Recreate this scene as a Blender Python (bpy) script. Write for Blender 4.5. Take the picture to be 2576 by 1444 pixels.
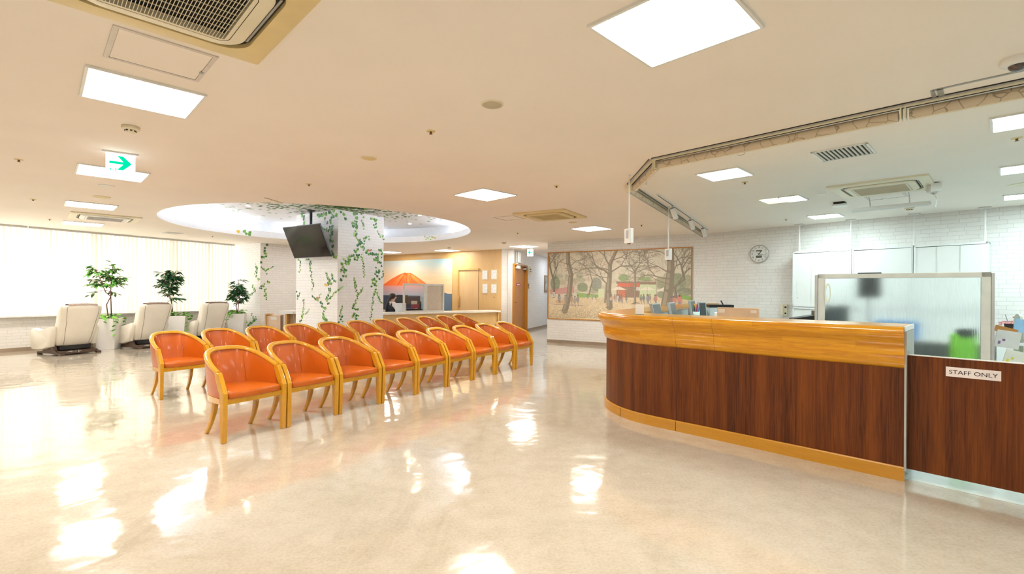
import bpy, bmesh, math, random
import numpy as np
from mathutils import Matrix, Vector
random.seed(7)
for o in list(bpy.data.objects): bpy.data.objects.remove(o)
S = bpy.context.scene; C = S.collection
PI = math.pi
# ------------------------------------------------------------------ camera
FPX, CX, CY, ROLL, EYE, CEIL = 1215., 1288., 734., .0065, 1.28, 2.56
cam = bpy.data.cameras.new('camera'); co = bpy.data.objects.new('camera', cam); C.objects.link(co)
cam.sensor_width = 36; cam.sensor_fit = 'HORIZONTAL'; cam.lens = FPX/2576*36
cam.shift_y = (CY-722)/2576; cam.clip_start = .02; cam.clip_end = 200
cr, sr = math.cos(ROLL), math.sin(ROLL)
co.matrix_world = Matrix(((cr, -sr, 0, 0), (0, 0, -1, 0), (sr, cr, 0, EYE), (0, 0, 0, 1)))
S.camera = co
# ------------------------------------------------------------------ view + world + lights
S.view_settings.view_transform = 'Standard'; S.view_settings.look = 'None'
S.view_settings.gamma = 1; S.view_settings.use_curve_mapping = False
S.view_settings.exposure = 1.07
LOUNGE = (1.0, .935, .84); OFFICE = (.80, 1.0, 1.0); NOOK = (1.0, .92, .82); P_LOUNGE = 25.; P_OFFICE = 23.; P_SKY = 7.5
w = bpy.data.worlds.new('World'); S.world = w; w.use_nodes = True
w.node_tree.nodes['Background'].inputs[0].default_value = (.93, .97, 1, 1)
w.node_tree.nodes['Background'].inputs[1].default_value = P_SKY

# ------------------------------------------------------------------ pixel -> place helpers
def ray(x, y):
    u = x-CX; v = CY-y
    return (u*cr-v*sr, FPX, u*sr+v*cr)
def at(x, y, z):
    a = ray(x, y); t = (z-EYE)/a[2]; return (a[0]*t, a[1]*t)
def onwall(x, y, p, q):
    a = ray(x, y); dx = q[0]-p[0]; dy = q[1]-p[1]
    t = (-p[0]*dy+p[1]*dx)/(-a[0]*dy+a[1]*dx)
    return Vector((a[0]*t, a[1]*t, EYE+a[2]*t))
def atd(x, y, Y):
    a = ray(x, y); t = Y/FPX; return Vector((a[0]*t, Y, EYE+a[2]*t))

# ------------------------------------------------------------------ materials
def nt(name):
    m = bpy.data.materials.new(name); m.use_nodes = True
    t = m.node_tree; return m, t, t.nodes['Principled BSDF']
def coord(t, kind='Object', scale=(1, 1, 1), rot=(0, 0, 0)):
    c = t.nodes.new('ShaderNodeTexCoord'); mp = t.nodes.new('ShaderNodeMapping')
    mp.inputs['Scale'].default_value = scale; mp.inputs['Rotation'].default_value = rot
    t.links.new(c.outputs[kind], mp.inputs['Vector']); return mp.outputs['Vector']
def noise(t, vec, scale, detail=3, rough=.5, dist=0):
    n = t.nodes.new('ShaderNodeTexNoise'); n.inputs['Scale'].default_value = scale
    n.inputs['Detail'].default_value = detail; n.inputs['Roughness'].default_value = rough
    n.inputs['Distortion'].default_value = dist
    t.links.new(vec, n.inputs['Vector']); return n.outputs['Fac']
def ramp(t, fac, stops):
    r = t.nodes.new('ShaderNodeValToRGB'); e = r.color_ramp.elements
    while len(e) < len(stops): e.new(.5)
    for i, (p, c) in enumerate(stops):
        e[i].position = p; e[i].color = (*c, 1) if len(c) == 3 else c
    t.links.new(fac, r.inputs[0]); return r.outputs[0]
def mixc(t, fac, a, b, mode='MIX'):
    m = t.nodes.new('ShaderNodeMix'); m.data_type = 'RGBA'; m.blend_type = mode
    for s, v in ((0, fac), (6, a), (7, b)):
        if isinstance(v, (int, float)): m.inputs[s].default_value = v
        elif isinstance(v, tuple): m.inputs[s].default_value = (*v, 1)
        else: t.links.new(v, m.inputs[s])
    return m.outputs[2]
def bump(t, b, h, strength=.2, dist=.01):
    n = t.nodes.new('ShaderNodeBump'); n.inputs['Strength'].default_value = strength
    n.inputs['Distance'].default_value = dist
    t.links.new(h, n.inputs['Height']); t.links.new(n.outputs[0], b.inputs['Normal'])
def sc(c, k): return tuple(min(1, v*k) for v in c)
MC = {}
def plain(name, c, rough=.5, metal=0, var=.06, scale=8, coat=0, spec=.5):
    if name in MC: return MC[name]
    m, t, b = nt(name)
    f = noise(t, coord(t), scale, 2)
    t.links.new(ramp(t, f, [(.3, sc(c, 1-var)), (.7, sc(c, 1+var))]), b.inputs['Base Color'])
    b.inputs['Roughness'].default_value = rough; b.inputs['Metallic'].default_value = metal
    b.inputs['Coat Weight'].default_value = coat; b.inputs['Coat Roughness'].default_value = .08
    b.inputs['Specular IOR Level'].default_value = spec
    MC[name] = m; return m
def wood(name, lo, hi, kind='Object', scale=(1, 1, 1), ns=6, rough=.3, coat=.3, dist=.6):
    m, t, b = nt(name)
    v = coord(t, kind, scale)
    a = noise(t, v, ns, 4, .55, dist); g = noise(t, v, ns*7, 3, .6, .2)
    col = mixc(t, .3, ramp(t, a, [(.25, lo), (.75, hi)]), ramp(t, g, [(.3, sc(lo, .8)), (.7, hi)]))
    t.links.new(col, b.inputs['Base Color'])
    b.inputs['Roughness'].default_value = rough; b.inputs['Coat Weight'].default_value = coat
    b.inputs['Coat Roughness'].default_value = .07
    return m
def emis(name, c, s):
    m = bpy.data.materials.new(name); m.use_nodes = True; t = m.node_tree
    t.nodes.remove(t.nodes['Principled BSDF']); e = t.nodes.new('ShaderNodeEmission')
    e.inputs[0].default_value = (*c, 1); e.inputs[1].default_value = s
    t.links.new(e.outputs[0], t.nodes['Material Output'].inputs[0]); return m

def mat_brick():
    m, t, b = nt('brick_wallpaper')
    v = coord(t, 'UV')
    br = t.nodes.new('ShaderNodeTexBrick'); t.links.new(v, br.inputs['Vector'])
    br.inputs['Scale'].default_value = 1; br.inputs['Brick Width'].default_value = .215
    br.inputs['Row Height'].default_value = .0625; br.inputs['Mortar Size'].default_value = .0032
    br.inputs['Mortar Smooth'].default_value = .4; br.offset = .37; br.squash = .8; br.squash_frequency = 3
    br.inputs['Color1'].default_value = (.85, .835, .81, 1); br.inputs['Color2'].default_value = (.80, .785, .76, 1)
    br.inputs['Mortar'].default_value = (.58, .56, .54, 1)
    n = noise(t, v, 25, 3)
    c = mixc(t, .25, br.outputs['Color'], ramp(t, n, [(.3, (.76, .75, .73)), (.7, (.88, .87, .85))]))
    t.links.new(c, b.inputs['Base Color']); b.inputs['Roughness'].default_value = .6
    bump(t, b, br.outputs['Fac'], .25, -.004)
    return m
def mat_floor():
    m, t, b = nt('polished_floor')
    v = coord(t)
    a = noise(t, v, .9, 5, .6, .3); f = noise(t, v, 60, 2, .7); g = noise(t, v, 7, 4, .7)
    c = ramp(t, a, [(.3, (.455, .39, .30)), (.55, (.575, .515, .42)), (.8, (.62, .565, .48))])
    c = mixc(t, .35, c, ramp(t, g, [(.35, (.43, .37, .28)), (.6, (.61, .55, .455))]))
    c = mixc(t, .22, c, ramp(t, f, [(.3, (.38, .32, .235)), (.6, (.71, .655, .56))]))
    # scuffs of worn wax
    vs = coord(t, 'Object', (1, .35, 1), (0, 0, .7)); s = noise(t, vs, 1.1, 6, .65, .8)
    c = mixc(t, ramp(t, s, [(.57, (0, 0, 0)), (.74, (.6, .6, .6))]), c, (.34, .27, .18))
    t.links.new(c, b.inputs['Base Color'])
    r = ramp(t, noise(t, v, 3, 4), [(.3, (.055,)*3), (.7, (.13,)*3)]); t.links.new(r, b.inputs['Roughness'])
    b.inputs['IOR'].default_value = 1.5; b.inputs['Specular IOR Level'].default_value = .75
    b.inputs['Coat Weight'].default_value = .35; b.inputs['Coat Roughness'].default_value = .03
    h = noise(t, coord(t, 'Object', (1, 1, 1)), 4.5, 2, .4)
    bump(t, b, h, .10, .05)
    return m
def mat_staves():   # glued staves of oiled wood running along the moulding
    m, t, b = nt('honey_stave_wood')
    v = coord(t, 'UV')
    br = t.nodes.new('ShaderNodeTexBrick'); t.links.new(v, br.inputs['Vector'])
    br.inputs['Scale'].default_value = 1; br.inputs['Brick Width'].default_value = .48
    br.inputs['Row Height'].default_value = .042; br.inputs['Mortar Size'].default_value = 0.0004
    br.offset = .43; br.squash = .7; br.squash_frequency = 3
    br.inputs['Color1'].default_value = (.68, .31, .010, 1); br.inputs['Color2'].default_value = (.50, .175, .003, 1)
    br.inputs['Mortar'].default_value = (.36, .13, .008, 1)
    vg = coord(t, 'UV', (1.0, 16, 1)); g = noise(t, vg, 3, 5, .6, 1.5)
    c = mixc(t, .45, br.outputs['Color'], ramp(t, g, [(.34, (.40, .13, .002)), (.66, (.80, .40, .016))]))
    t.links.new(c, b.inputs['Base Color']); b.inputs['Roughness'].default_value = .28
    b.inputs['Coat Weight'].default_value = .45; b.inputs['Coat Roughness'].default_value = .07; b.inputs['Specular IOR Level'].default_value = .3
    return m
def mat_mahogany():
    m, t, b = nt('mahogany_laminate')
    v = coord(t, 'UV', (9, .35, 1)); a = noise(t, v, 1.0, 3, .5, .6)
    v2 = coord(t, 'UV', (55, 1.6, 1)); g = noise(t, v2, 1.6, 5, .65, .8)
    c = ramp(t, a, [(.32, (.045, .011, .003)), (.5, (.110, .026, .005)), (.66, (.190, .050, .007))])
    c = mixc(t, .45, c, ramp(t, g, [(.36, (.038, .010, .003)), (.62, (.21, .056, .008))]))
    t.links.new(c, b.inputs['Base Color']); b.inputs['Roughness'].default_value = .42; b.inputs['Specular IOR Level'].default_value = .28
    return m
M_BRICK = mat_brick(); M_FLOOR = mat_floor(); M_STAVE = mat_staves(); M_MAHOG = mat_mahogany()
M_CEIL = plain('ceiling_plaster', (.90, .83, .755), .8, var=.015, scale=1.5)
M_RECESS = plain('recess_paper', (.86, .86, .87), .7, var=.02)
M_BASEB = plain('taupe_skirting', (.34, .26, .19), .45)
M_WOODWALL = wood('pale_oak_panel', (.62, .38, .14), (.76, .51, .22), 'UV', (22, .8, 1), 1.6, .4, .1, .3)
M_OAKDOOR = wood('pale_oak_door', (.66, .42, .19), (.78, .55, .29), 'UV', (22, .8, 1), 1.6, .4, .1, .3)
M_DOOR = wood('brown_door_veneer', (.36, .145, .02), (.46, .20, .035), 'UV', (9, 1.2, 1), 1.6, .35, .2, .3)
M_CHAIRWOOD = wood('honey_beech', (.60, .275, .010), (.74, .37, .022), 'Object', (1, 1, .35), 5, .22, .5, .4)
M_LEATHER = plain('orange_leather', (.56, .120, .008), .34, var=.05, scale=5, coat=.18, spec=.35)
M_SEAM = plain('dark_orange_seam', (.36, .06, .012), .5)
M_WHITE = plain('white_enamel', (.80, .80, .78), .35, var=.02)
M_CREAMWH = plain('cream_plastic', (.80, .74, .56), .45, var=.03)
M_YELLOWED = plain('yellowed_plastic', (.74, .60, .30), .45, var=.04)
M_BLACK = plain('black_plastic', (.012, .012, .014), .35)
M_DARKHOLE = plain('dark_slot', (.03, .022, .012), .8)
M_ALU = plain('aluminium', (.55, .56, .55), .35, .85, .03)
M_GREY = plain('grey_plastic', (.36, .38, .38), .4)
M_TOEWOOD = wood('honey_kickboard', (.50, .22, .012), (.60, .29, .025), 'UV', (2, 14, 1), 2, .35, .2)

# ------------------------------------------------------------------ mesh builder
class MB:
    def __init__(s): s.v = []; s.f = []; s.uv = []; s.hasuv = False
    def add(s, vs, fs, uvs=None):
        n = len(s.v); s.v += [tuple(v) for v in vs]; s.f += [tuple(i+n for i in f) for f in fs]
        if uvs: s.hasuv = True; s.uv += uvs
        else: s.uv += [[(0, 0)]*len(f) for f in fs]
        return s
    def quad(s, a, b, c, d, uv=None):
        return s.add([a, b, c, d], [(0, 1, 2, 3)], [uv] if uv else None)
    def box(s, x, y, z, sx, sy, sz, rz=0, tx=1, ty=1):   # centre, full sizes, taper of the top
        c_, s_ = math.cos(rz), math.sin(rz); vs = []
        for k in (-.5, .5):
            ax, ay = (tx, ty) if k > 0 else (1, 1)
            for i, j in ((-.5, -.5), (.5, -.5), (.5, .5), (-.5, .5)):
                px, py = i*sx*ax, j*sy*ay
                vs.append((x+px*c_-py*s_, y+px*s_+py*c_, z+k*sz))
        return s.add(vs, [(3, 2, 1, 0), (4, 5, 6, 7), (0, 1, 5, 4), (1, 2, 6, 5), (2, 3, 7, 6), (3, 0, 4, 7)])
    def prism(s, poly, a, b, axis='z'):                  # poly in the plane normal to the axis
        n = len(poly)
        def P(u, v, h): return {'z': (u, v, h), 'x': (h, u, v), 'y': (u, h, v)}[axis]
        vs = [P(u, v, a) for u, v in poly]+[P(u, v, b) for u, v in poly]
        return s.add(vs, [tuple(range(n))[::-1], tuple(range(n, 2*n))]+[(i, (i+1) % n, n+(i+1) % n, n+i) for i in range(n)])
    def tube(s, pts, r, n=8, cap=True, flat=None):
        pts = [Vector(p) for p in pts]; m = len(pts)
        rr = r if isinstance(r, (list, tuple)) else [r]*m
        vs = []; prev = None
        for i, p in enumerate(pts):
            d = (pts[min(i+1, m-1)]-pts[max(i-1, 0)]).normalized()
            if prev is None:
                up = Vector((0, 0, 1)) if abs(d.z) < .9 else Vector((1, 0, 0))
                x = d.cross(up).normalized()
            else: x = (prev-d*prev.dot(d)).normalized()
            prev = x; y = x.cross(d).normalized()
            for k in range(n):
                a = 2*PI*k/n; vs.append(p+x*math.cos(a)*rr[i]+y*math.sin(a)*rr[i]*(flat or 1))
        fs = [(i*n+k, i*n+(k+1) % n, (i+1)*n+(k+1) % n, (i+1)*n+k) for i in range(m-1) for k in range(n)]
        if cap: fs += [tuple(range(n))[::-1], tuple(range((m-1)*n, m*n))]
        return s.add(vs, fs)
    def lathe(s, prof, n=24, x=0, y=0, z=0):
        vs = []; m = len(prof)
        for r, h in prof:
            for k in range(n):
                a = 2*PI*k/n; vs.append((x+r*math.cos(a), y+r*math.sin(a), z+h))
        fs = [(i*n+k, i*n+(k+1) % n, (i+1)*n+(k+1) % n, (i+1)*n+k) for i in range(m-1) for k in range(n)]
        fs += [tuple(range(n))[::-1], tuple(range((m-1)*n, m*n))]
        return s.add(vs, fs)
    def ell(s, x, y, z, a, b, c, n=12, m=8, M=None):
        vs = []
        for i in range(1, m):
            t = PI*i/m
            for k in range(n):
                p = 2*PI*k/n; vs.append(Vector((a*math.sin(t)*math.cos(p), b*math.sin(t)*math.sin(p), c*math.cos(t))))
        vs += [Vector((0, 0, c)), Vector((0, 0, -c))]
        if M: vs = [M @ v for v in vs]
        vs = [v+Vector((x, y, z)) for v in vs]; L = (m-1)*n
        fs = [(i*n+k, (i+1)*n+k, (i+1)*n+(k+1) % n, i*n+(k+1) % n) for i in range(m-2) for k in range(n)]
        fs += [(L, k, (k+1) % n) for k in range(n)]+[(L+1, (m-2)*n+(k+1) % n, (m-2)*n+k) for k in range(n)]
        return s.add(vs, fs)
    def loft(s, rings, closed=True, cap=True, uvs=None):
        n = len(rings[0]); m = len(rings); vs = [p for r in rings for p in r]
        kk = n if closed else n-1
        fs = [(i*n+k, i*n+(k+1) % n, (i+1)*n+(k+1) % n, (i+1)*n+k) for i in range(m-1) for k in range(kk)]
        uv = None
        if uvs: uv = [[uvs(i, k), uvs(i, k+1), uvs(i+1, k+1), uvs(i+1, k)] for i in range(m-1) for k in range(kk)]
        if cap and closed:
            fs += [tuple(range(n))[::-1], tuple(range((m-1)*n, m*n))]
            if uv: uv += [[(0, 0)]*n]*2
        return s.add(vs, fs, uv)
    def xf(s, M): s.v = [tuple(M @ Vector(v)) for v in s.v]; return s
    def build(s, name, mat, parent=None, loc=None, rz=None, smooth=False, bev=0, sub=0, autos=None):
        me = bpy.data.meshes.new(name); me.from_pydata(s.v, [], s.f)
        if s.hasuv:
            ul = me.uv_layers.new(name='UVMap'); flat = [c for f in s.uv for p in f for c in p]
            ul.data.foreach_set('uv', flat)
        bm = bmesh.new(); bm.from_mesh(me); bmesh.ops.recalc_face_normals(bm, faces=bm.faces); bm.to_mesh(me); bm.free()
        me.materials.append(mat)
        if smooth: me.polygons.foreach_set('use_smooth', [True]*len(me.polygons))
        if autos: me.set_sharp_from_angle(angle=math.radians(autos))
        o = bpy.data.objects.new(name, me); C.objects.link(o)
        if parent: o.parent = parent
        if loc: o.location = loc
        if rz is not None: o.rotation_euler = (0, 0, rz)
        if bev:
            b = o.modifiers.new('bevel', 'BEVEL'); b.width = bev; b.segments = 2; b.limit_method = 'ANGLE'; b.angle_limit = .6
        if sub:
            q = o.modifiers.new('sub', 'SUBSURF'); q.levels = sub; q.render_levels = sub
        return o
def tag(o, label, cat, group=None, kind=None):
    o['label'] = label; o['category'] = cat
    if group: o['group'] = group
    if kind: o['kind'] = kind
    return o
def thing(name, label, cat, loc=(0, 0, 0), rz=0, group=None):
    o = bpy.data.objects.new(name, None); C.objects.link(o); o.location = loc; o.rotation_euler = (0, 0, rz)
    o.empty_display_size = .1
    return tag(o, label, cat, group)
def struct(o, kind='structure'): o['kind'] = kind; return o
def dup(root, loc=None, rz=None, label=None, group=None):
    def cp(o, par):
        c = o.copy(); C.objects.link(c)
        if par: c.parent = par
        for ch in [x for x in kids.get(o.name, [])]: cp(ch, c)
        return c
    kids = {}
    for o in C.objects:
        if o.parent: kids.setdefault(o.parent.name, []).append(o)
    r = cp(root, None)
    if loc: r.location = loc
    if rz is not None: r.rotation_euler = (0, 0, rz)
    if label: r['label'] = label
    if group: r['group'] = group
    return r
def text(s, size, name, mat, parent, loc, rot, ext=.0006):
    cu = bpy.data.curves.new('tmp', 'FONT'); cu.body = s; cu.size = size; cu.align_x = 'CENTER'; cu.align_y = 'CENTER'; cu.extrude = ext
    to = bpy.data.objects.new('tmp', cu); C.objects.link(to)
    dg = bpy.context.evaluated_depsgraph_get(); dg.update()
    me = bpy.data.meshes.new_from_object(to.evaluated_get(dg)); bpy.data.objects.remove(to)
    me.name = name; me.materials.clear(); me.materials.append(mat)
    o = bpy.data.objects.new(name, me); C.objects.link(o); o.parent = parent; o.location = loc; o.rotation_euler = rot
    return o

# ------------------------------------------------------------------ plan of the place
DA = Vector((.509, .861)); NA = Vector((.861, -.509))          # lounge grid
W0 = Vector((-12.7, 5.31)); W1 = Vector((-7.87, 13.68)); K0 = Vector((-6.82, 13.08)); K1 = K0+DA*3.6; K2 = Vector((-5.16, 17.75))
F1 = Vector((-.32, 14.56)); F2 = Vector((-.015, 14.36)); G1 = Vector((1.086, 17.36)); G2 = Vector((1.75, 19.2))
M0 = Vector((.905, 12.35)); M1 = Vector((4.2, 10.4)); O1 = Vector((7.9, 6.15)); O2 = Vector((9.6, 4.2))
H1 = Vector((3.2, 18.6)); B1 = Vector((9.6, -4)); B0 = Vector((-12.7, -4))
OUT = [B0, W0, W1, K0, K1, F1, F2, G1, G2, H1, M0, M1, O1, O2, B1]
CC = Vector((-3.75, 9.95)); CR = 2.88
def wall(name, p, q, mat, z0=0, z1=CEIL, th=.12):
    d = (q-p).normalized(); n = Vector((-d.y, d.x))*th; L = (q-p).length   # thickness to the left of p->q (outside)
    m = MB()
    P = lambda a, z, k=0: (p.x+d.x*a+n.x*k, p.y+d.y*a+n.y*k, z)
    m.quad(P(0, z0), P(L, z0), P(L, z1), P(0, z1), [(0, z0), (L, z0), (L, z1), (0, z1)])
    m.quad(P(0, z0, 1), P(L, z0, 1), P(L, z1, 1), P(0, z1, 1)); m.quad(P(0, z0), P(0, z0, 1), P(0, z1, 1), P(0, z1))
    m.quad(P(L, z0), P(L, z0, 1), P(L, z1, 1), P(L, z1)); m.quad(P(0, z1), P(L, z1), P(L, z1, 1), P(0, z1, 1))
    m.quad(P(0, z0), P(L, z0), P(L, z0, 1), P(0, z0, 1))
    return struct(m.build(name, mat))
def baseb(name, pts, h=.075, t=.012):
    m = MB()
    for p, q in zip(pts, pts[1:]):
        d = (q-p).normalized(); n = Vector((d.y, -d.x)); c = (p+q)/2+n*t/2
        m.box(c.x, c.y, h/2, (q-p).length, t, h, math.atan2(d.y, d.x))
    return struct(m.build(name, M_BASEB))
fl = MB(); fl.box(-1.5, 7.6, -.05, 23, 23.6, .1); struct(fl.build('floor', M_FLOOR))
SKIRT = [(W0, W1), ]
# window wall: brick below the sill, opening above, pelmet to the ceiling
wall('wall_window', W0, W1, M_BRICK, 0, .70)
wall('wall_corner', W1, K0, M_BRICK); wall('wall_corner_return', K0, K1, M_BRICK)
wall('wall_corner_end', K1, K2, M_BRICK); wall('wall_reception', K2, F1, M_WOODWALL); wall('wall_reception_end', F1, F2, M_BRICK)
wall('wall_corridor_left', F2, G1, M_BRICK); wall('wall_corridor_far', G1, G2, M_BRICK); wall('wall_corridor_end', G2, H1, M_BRICK)
wall('wall_corridor_right', H1, M0, M_BRICK); wall('wall_mural', M0, M1, M_BRICK); wall('wall_office', M1, O1, M_BRICK)
wall('wall_office_right', O1, O2, M_BRICK); wall('wall_right', O2, B1, M_BRICK); wall('wall_back', B1, B0, M_BRICK); wall('wall_left', B0, W0, M_BRICK)
baseb('baseboard_window', [W0, W1, K0, K1]); baseb('baseboard_corridor', [F2+(G1-F2)*.42, G1, G2])
baseb('baseboard_mural', [M0, M1, O1, O2]); baseb('baseboard_back', [O2, B1, B0, W0])
# ceiling with the round opening and the small open service recess
DB = Vector((.70, -.714)); NB = Vector((.714, .70))
HOLEC = Vector((3.70, 6.60))
def ceiling():
    bm = bmesh.new()
    def loop(pts, z=CEIL):
        vs = [bm.verts.new((p[0], p[1], z)) for p in pts]
        return [bm.edges.new((vs[i], vs[(i+1) % len(vs)])) for i in range(len(vs))]
    e = loop([(-13.2, -4.5), (10.2, -4.5), (10.2, 19.5), (-13.2, 19.5)])
    e += loop([(CC.x+CR*math.cos(a), CC.y+CR*math.sin(a)) for a in [2*PI*i/96 for i in range(96)]])
    e += loop([HOLEC+DB*i*.25+NB*j*.21 for i, j in ((-1, -1), (1, -1), (1, 1), (-1, 1))])
    bmesh.ops.triangle_fill(bm, edges=e, use_beauty=True)
    bmesh.ops.recalc_face_normals(bm, faces=bm.faces)
    me = bpy.data.meshes.new('ceiling'); bm.to_mesh(me); bm.free(); me.materials.append(M_CEIL)
    o = bpy.data.objects.new('ceiling', me); C.objects.link(o); return struct(o)
ceiling()
RT = 2.96
m = MB(); n = 96; prof = [(CR, CEIL), (CR, 2.705), (CR+.26, 2.705), (CR+.30, 2.76), (CR+.30, RT)]
m.loft([[(CC.x+r*math.cos(2*PI*k/n), CC.y+r*math.sin(2*PI*k/n), z) for k in range(n)] for r, z in prof], cap=False)
struct(m.build('trim_1', M_RECESS, smooth=True, autos=40))
m = MB(); m.lathe([(CR+.32, RT), (CR+.32, RT+.04)], 96, CC.x, CC.y); struct(m.build('ceiling_recess', M_RECESS))
# square pillar
PA = Vector((-4.817, 10.773)); PB = Vector((-3.618, 10.018)); PC_ = Vector((-2.941, 11.039)); PD = PA+PC_-PB
m = MB(); u0 = 0
for p, q in ((PA, PB), (PB, PC_), (PC_, PD), (PD, PA)):
    L = (q-p).length
    m.quad((*p, 0), (*q, 0), (*q, RT), (*p, RT), [(u0, 0), (u0+L, 0), (u0+L, RT), (u0, RT)]); u0 += L
struct(m.build('wall_pillar', M_BRICK))
m = MB()
for p, q in ((PA, PB), (PB, PC_)):
    d = (q-p).normalized(); nn = Vector((d.y, -d.x)); c = (p+q)/2+nn*.006; m.box(c.x, c.y, .0375, (q-p).length+.012, .012, .075, math.atan2(d.y, d.x))
struct(m.build('baseboard_pillar', M_BASEB))
# service recess box above the ceiling
def rectP(c, a, b, da=DB, db=NB): return [c+da*i*a/2+db*j*b/2 for i, j in ((-1, -1), (1, -1), (1, 1), (-1, 1))]
m = MB(); q = rectP(HOLEC, .5, .42); k = len(q)
m.loft([[(*p, CEIL) for p in q], [(*p, CEIL+.16) for p in q]], cap=False); m.quad(*[(*p, CEIL+.16) for p in q])
struct(m.build('ceiling_service_recess', plain('recess_yellowed', (.66, .62, .46), .7)))
# ---------------------------------------------------------------- window, blinds
WD = (W1-W0).normalized(); WN = Vector((WD.y, -WD.x)); WL = (W1-W0).length      # WN points into the room
M_FR = plain('window_frame_alu', (.62, .63, .62), .4, .4)
def glassmat(name, tint=(1, 1, 1), gl=.06):
    mm = bpy.data.materials.new(name); mm.use_nodes = True; t = mm.node_tree; t.nodes.remove(t.nodes['Principled BSDF'])
    a = t.nodes.new('ShaderNodeBsdfTransparent'); a.inputs[0].default_value = (*tint, 1)
    g = t.nodes.new('ShaderNodeBsdfGlossy'); g.inputs['Roughness'].default_value = .03
    x = t.nodes.new('ShaderNodeMixShader'); x.inputs[0].default_value = gl
    t.links.new(a.outputs[0], x.inputs[1]); t.links.new(g.outputs[0], x.inputs[2]); t.links.new(x.outputs[0], t.nodes['Material Output'].inputs[0]); return mm
M_GLASS = glassmat('window_glass')
wr = W0-WN*.06; nb = 6; wa = math.atan2(WD.y, WD.x)
for i in range(nb):
    a0 = WL*i/nb; a1 = WL*(i+1)/nb; c = wr+WD*(a0+a1)/2; L = a1-a0
    fr = MB()
    fr.box(c.x, c.y, .73, L, .07, .06, wa).box(c.x, c.y, 2.53, L, .07, .06, wa)
    for s in (a0+.03, (a0+a1)/2, a1-.03):
        p = wr+WD*s; fr.box(p.x, p.y, 1.63, .06, .07, 1.74, wa)
    f = struct(fr.build('window_%d' % (i+1), M_FR))
    for s in (.25, .75):
        p = wr+WD*(a0+L*s); g = MB(); g.box(p.x, p.y, 1.63, L/2-.07, .008, 1.74, wa); g.build('pane', M_GLASS, f)
bm_ = MB(); p = (W0+W1)/2+WN*.06; bm_.box(p.x, p.y, .715, WL, .22, .03, wa); struct(bm_.build('trim_2', M_WHITE))   # sill board
mm, t, b = nt('blind_cloth'); tr = t.nodes.new('ShaderNodeBsdfTranslucent'); df = t.nodes.new('ShaderNodeBsdfDiffuse')
cc = ramp(t, noise(t, coord(t, 'Object', (1, 1, 40)), 30, 2), [(.3, (.80, .74, .63)), (.7, (.86, .80, .70))])
t.links.new(cc, df.inputs[0]); t.links.new(cc, tr.inputs[0]); x = t.nodes.new('ShaderNodeMixShader'); x.inputs[0].default_value = .40
t.links.new(df.outputs[0], x.inputs[1]); t.links.new(tr.outputs[0], x.inputs[2]); t.links.new(x.outputs[0], t.nodes['Material Output'].inputs[0])
M_BLIND = mm
secs = [(0, 5.35, 'vertical slat blind nearest the left edge of the window wall'), (5.37, 7.35, 'vertical slat blind in the middle of the window behind the plants'),
        (7.37, 9.60, 'vertical slat blind at the far end of the window beside the ivy corner')]
for a0, a1, lab in secs:
    bp = W0+WD*a0+WN*.10
    r = thing('vertical_blind', lab, 'blind', (bp.x, bp.y, 0), wa, 'vertical blinds along the window')
    h = MB(); L = a1-a0; h.box(L/2, 0, 2.54, L, .045, .04); h.build('headrail', M_ALU, r)
    s = MB(); k = int(L/.085)
    for i in range(k):
        xx = (i+.5)*L/k; an = -.42+random.uniform(-.03, .03); ca, sa = math.cos(an)*.0625, math.sin(an)*.0625
        ring = []
        for z in (.74, 2.52):
            ring.append([(xx-ca*u+sa*.16*(1-u*u), sa*-u+ca*.16*(1-u*u), z) for u in (-1, -.5, 0, .5, 1)])
        s.loft(ring, closed=False, cap=False)
    s.build('slats', M_BLIND, r, smooth=True)
    s = MB(); s.tube([(.0, -.03, .755), (L, -.03, .755)], .0025, 5); s.build('bead_chain', M_WHITE, r)
# ---------------------------------------------------------------- ceiling lights
def emit(kind): return {'L': E_L, 'O': E_O, 'N': E_N, 'C': E_C, 'P': E_P, 'W': E_W}[kind]
E_P = emis('office_long_light', OFFICE, 11.); E_W = emis('added_corner_fill', LOUNGE, 8.)  # corner emission belongs to an added fill panel
E_N = emis('nook_panel_light', NOOK, 15.); E_C = emis('added_corridor_fill', (.85, .92, 1), 9.)  # corridor emission is for the added, hidden fill panel
E_L = emis('lounge_panel_light', LOUNGE, P_LOUNGE); E_O = emis('office_panel_light', OFFICE, P_OFFICE)
def panel(x, y, kind, label, sx=.6, sy=.6, rz=None, group=None):
    rz = math.atan2(DB.y, DB.x) if rz is None else rz
    t_ = thing('ceiling_light', label, 'ceiling light', (x, y, CEIL), rz, group)
    f = MB()
    for a, b_, c_, d in ((0, sy/2-.008, sx, .016), (0, -sy/2+.008, sx, .016), (sx/2-.008, 0, .016, sy-.032), (-sx/2+.008, 0, .016, sy-.032)):
        f.box(a, b_, -.007, c_, d, .014)
    f.build('frame', M_WHITE, t_)
    d = MB(); d.box(0, 0, -.005, sx-.034, sy-.034, .008); d.build('diffuser', emit(kind), t_)
    return t_
GA = math.atan2(DA.y, DA.x)
panel(-2.43, 3.17, 'L', 'square ceiling light between the access hatch and the smoke detector at upper left', group='square lounge ceiling lights')
panel(.775, 2.31, 'L', 'largest square ceiling light, at the top edge right of centre', group='square lounge ceiling lights')
panel(-4.40, 5.31, 'L', 'square ceiling light partly hidden behind the hanging arrow sign', group='square lounge ceiling lights')
panel(-6.43, 7.37, 'L', 'square ceiling light just in front of the far left air conditioner', group='square lounge ceiling lights')
panel(-8.40, 9.45, 'L', 'square ceiling light behind the far left air conditioner, close to the blinds', group='square lounge ceiling lights')
panel(-.36, 6.36, 'L', 'square ceiling light to the right of the round ceiling recess', group='square lounge ceiling lights')
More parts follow.
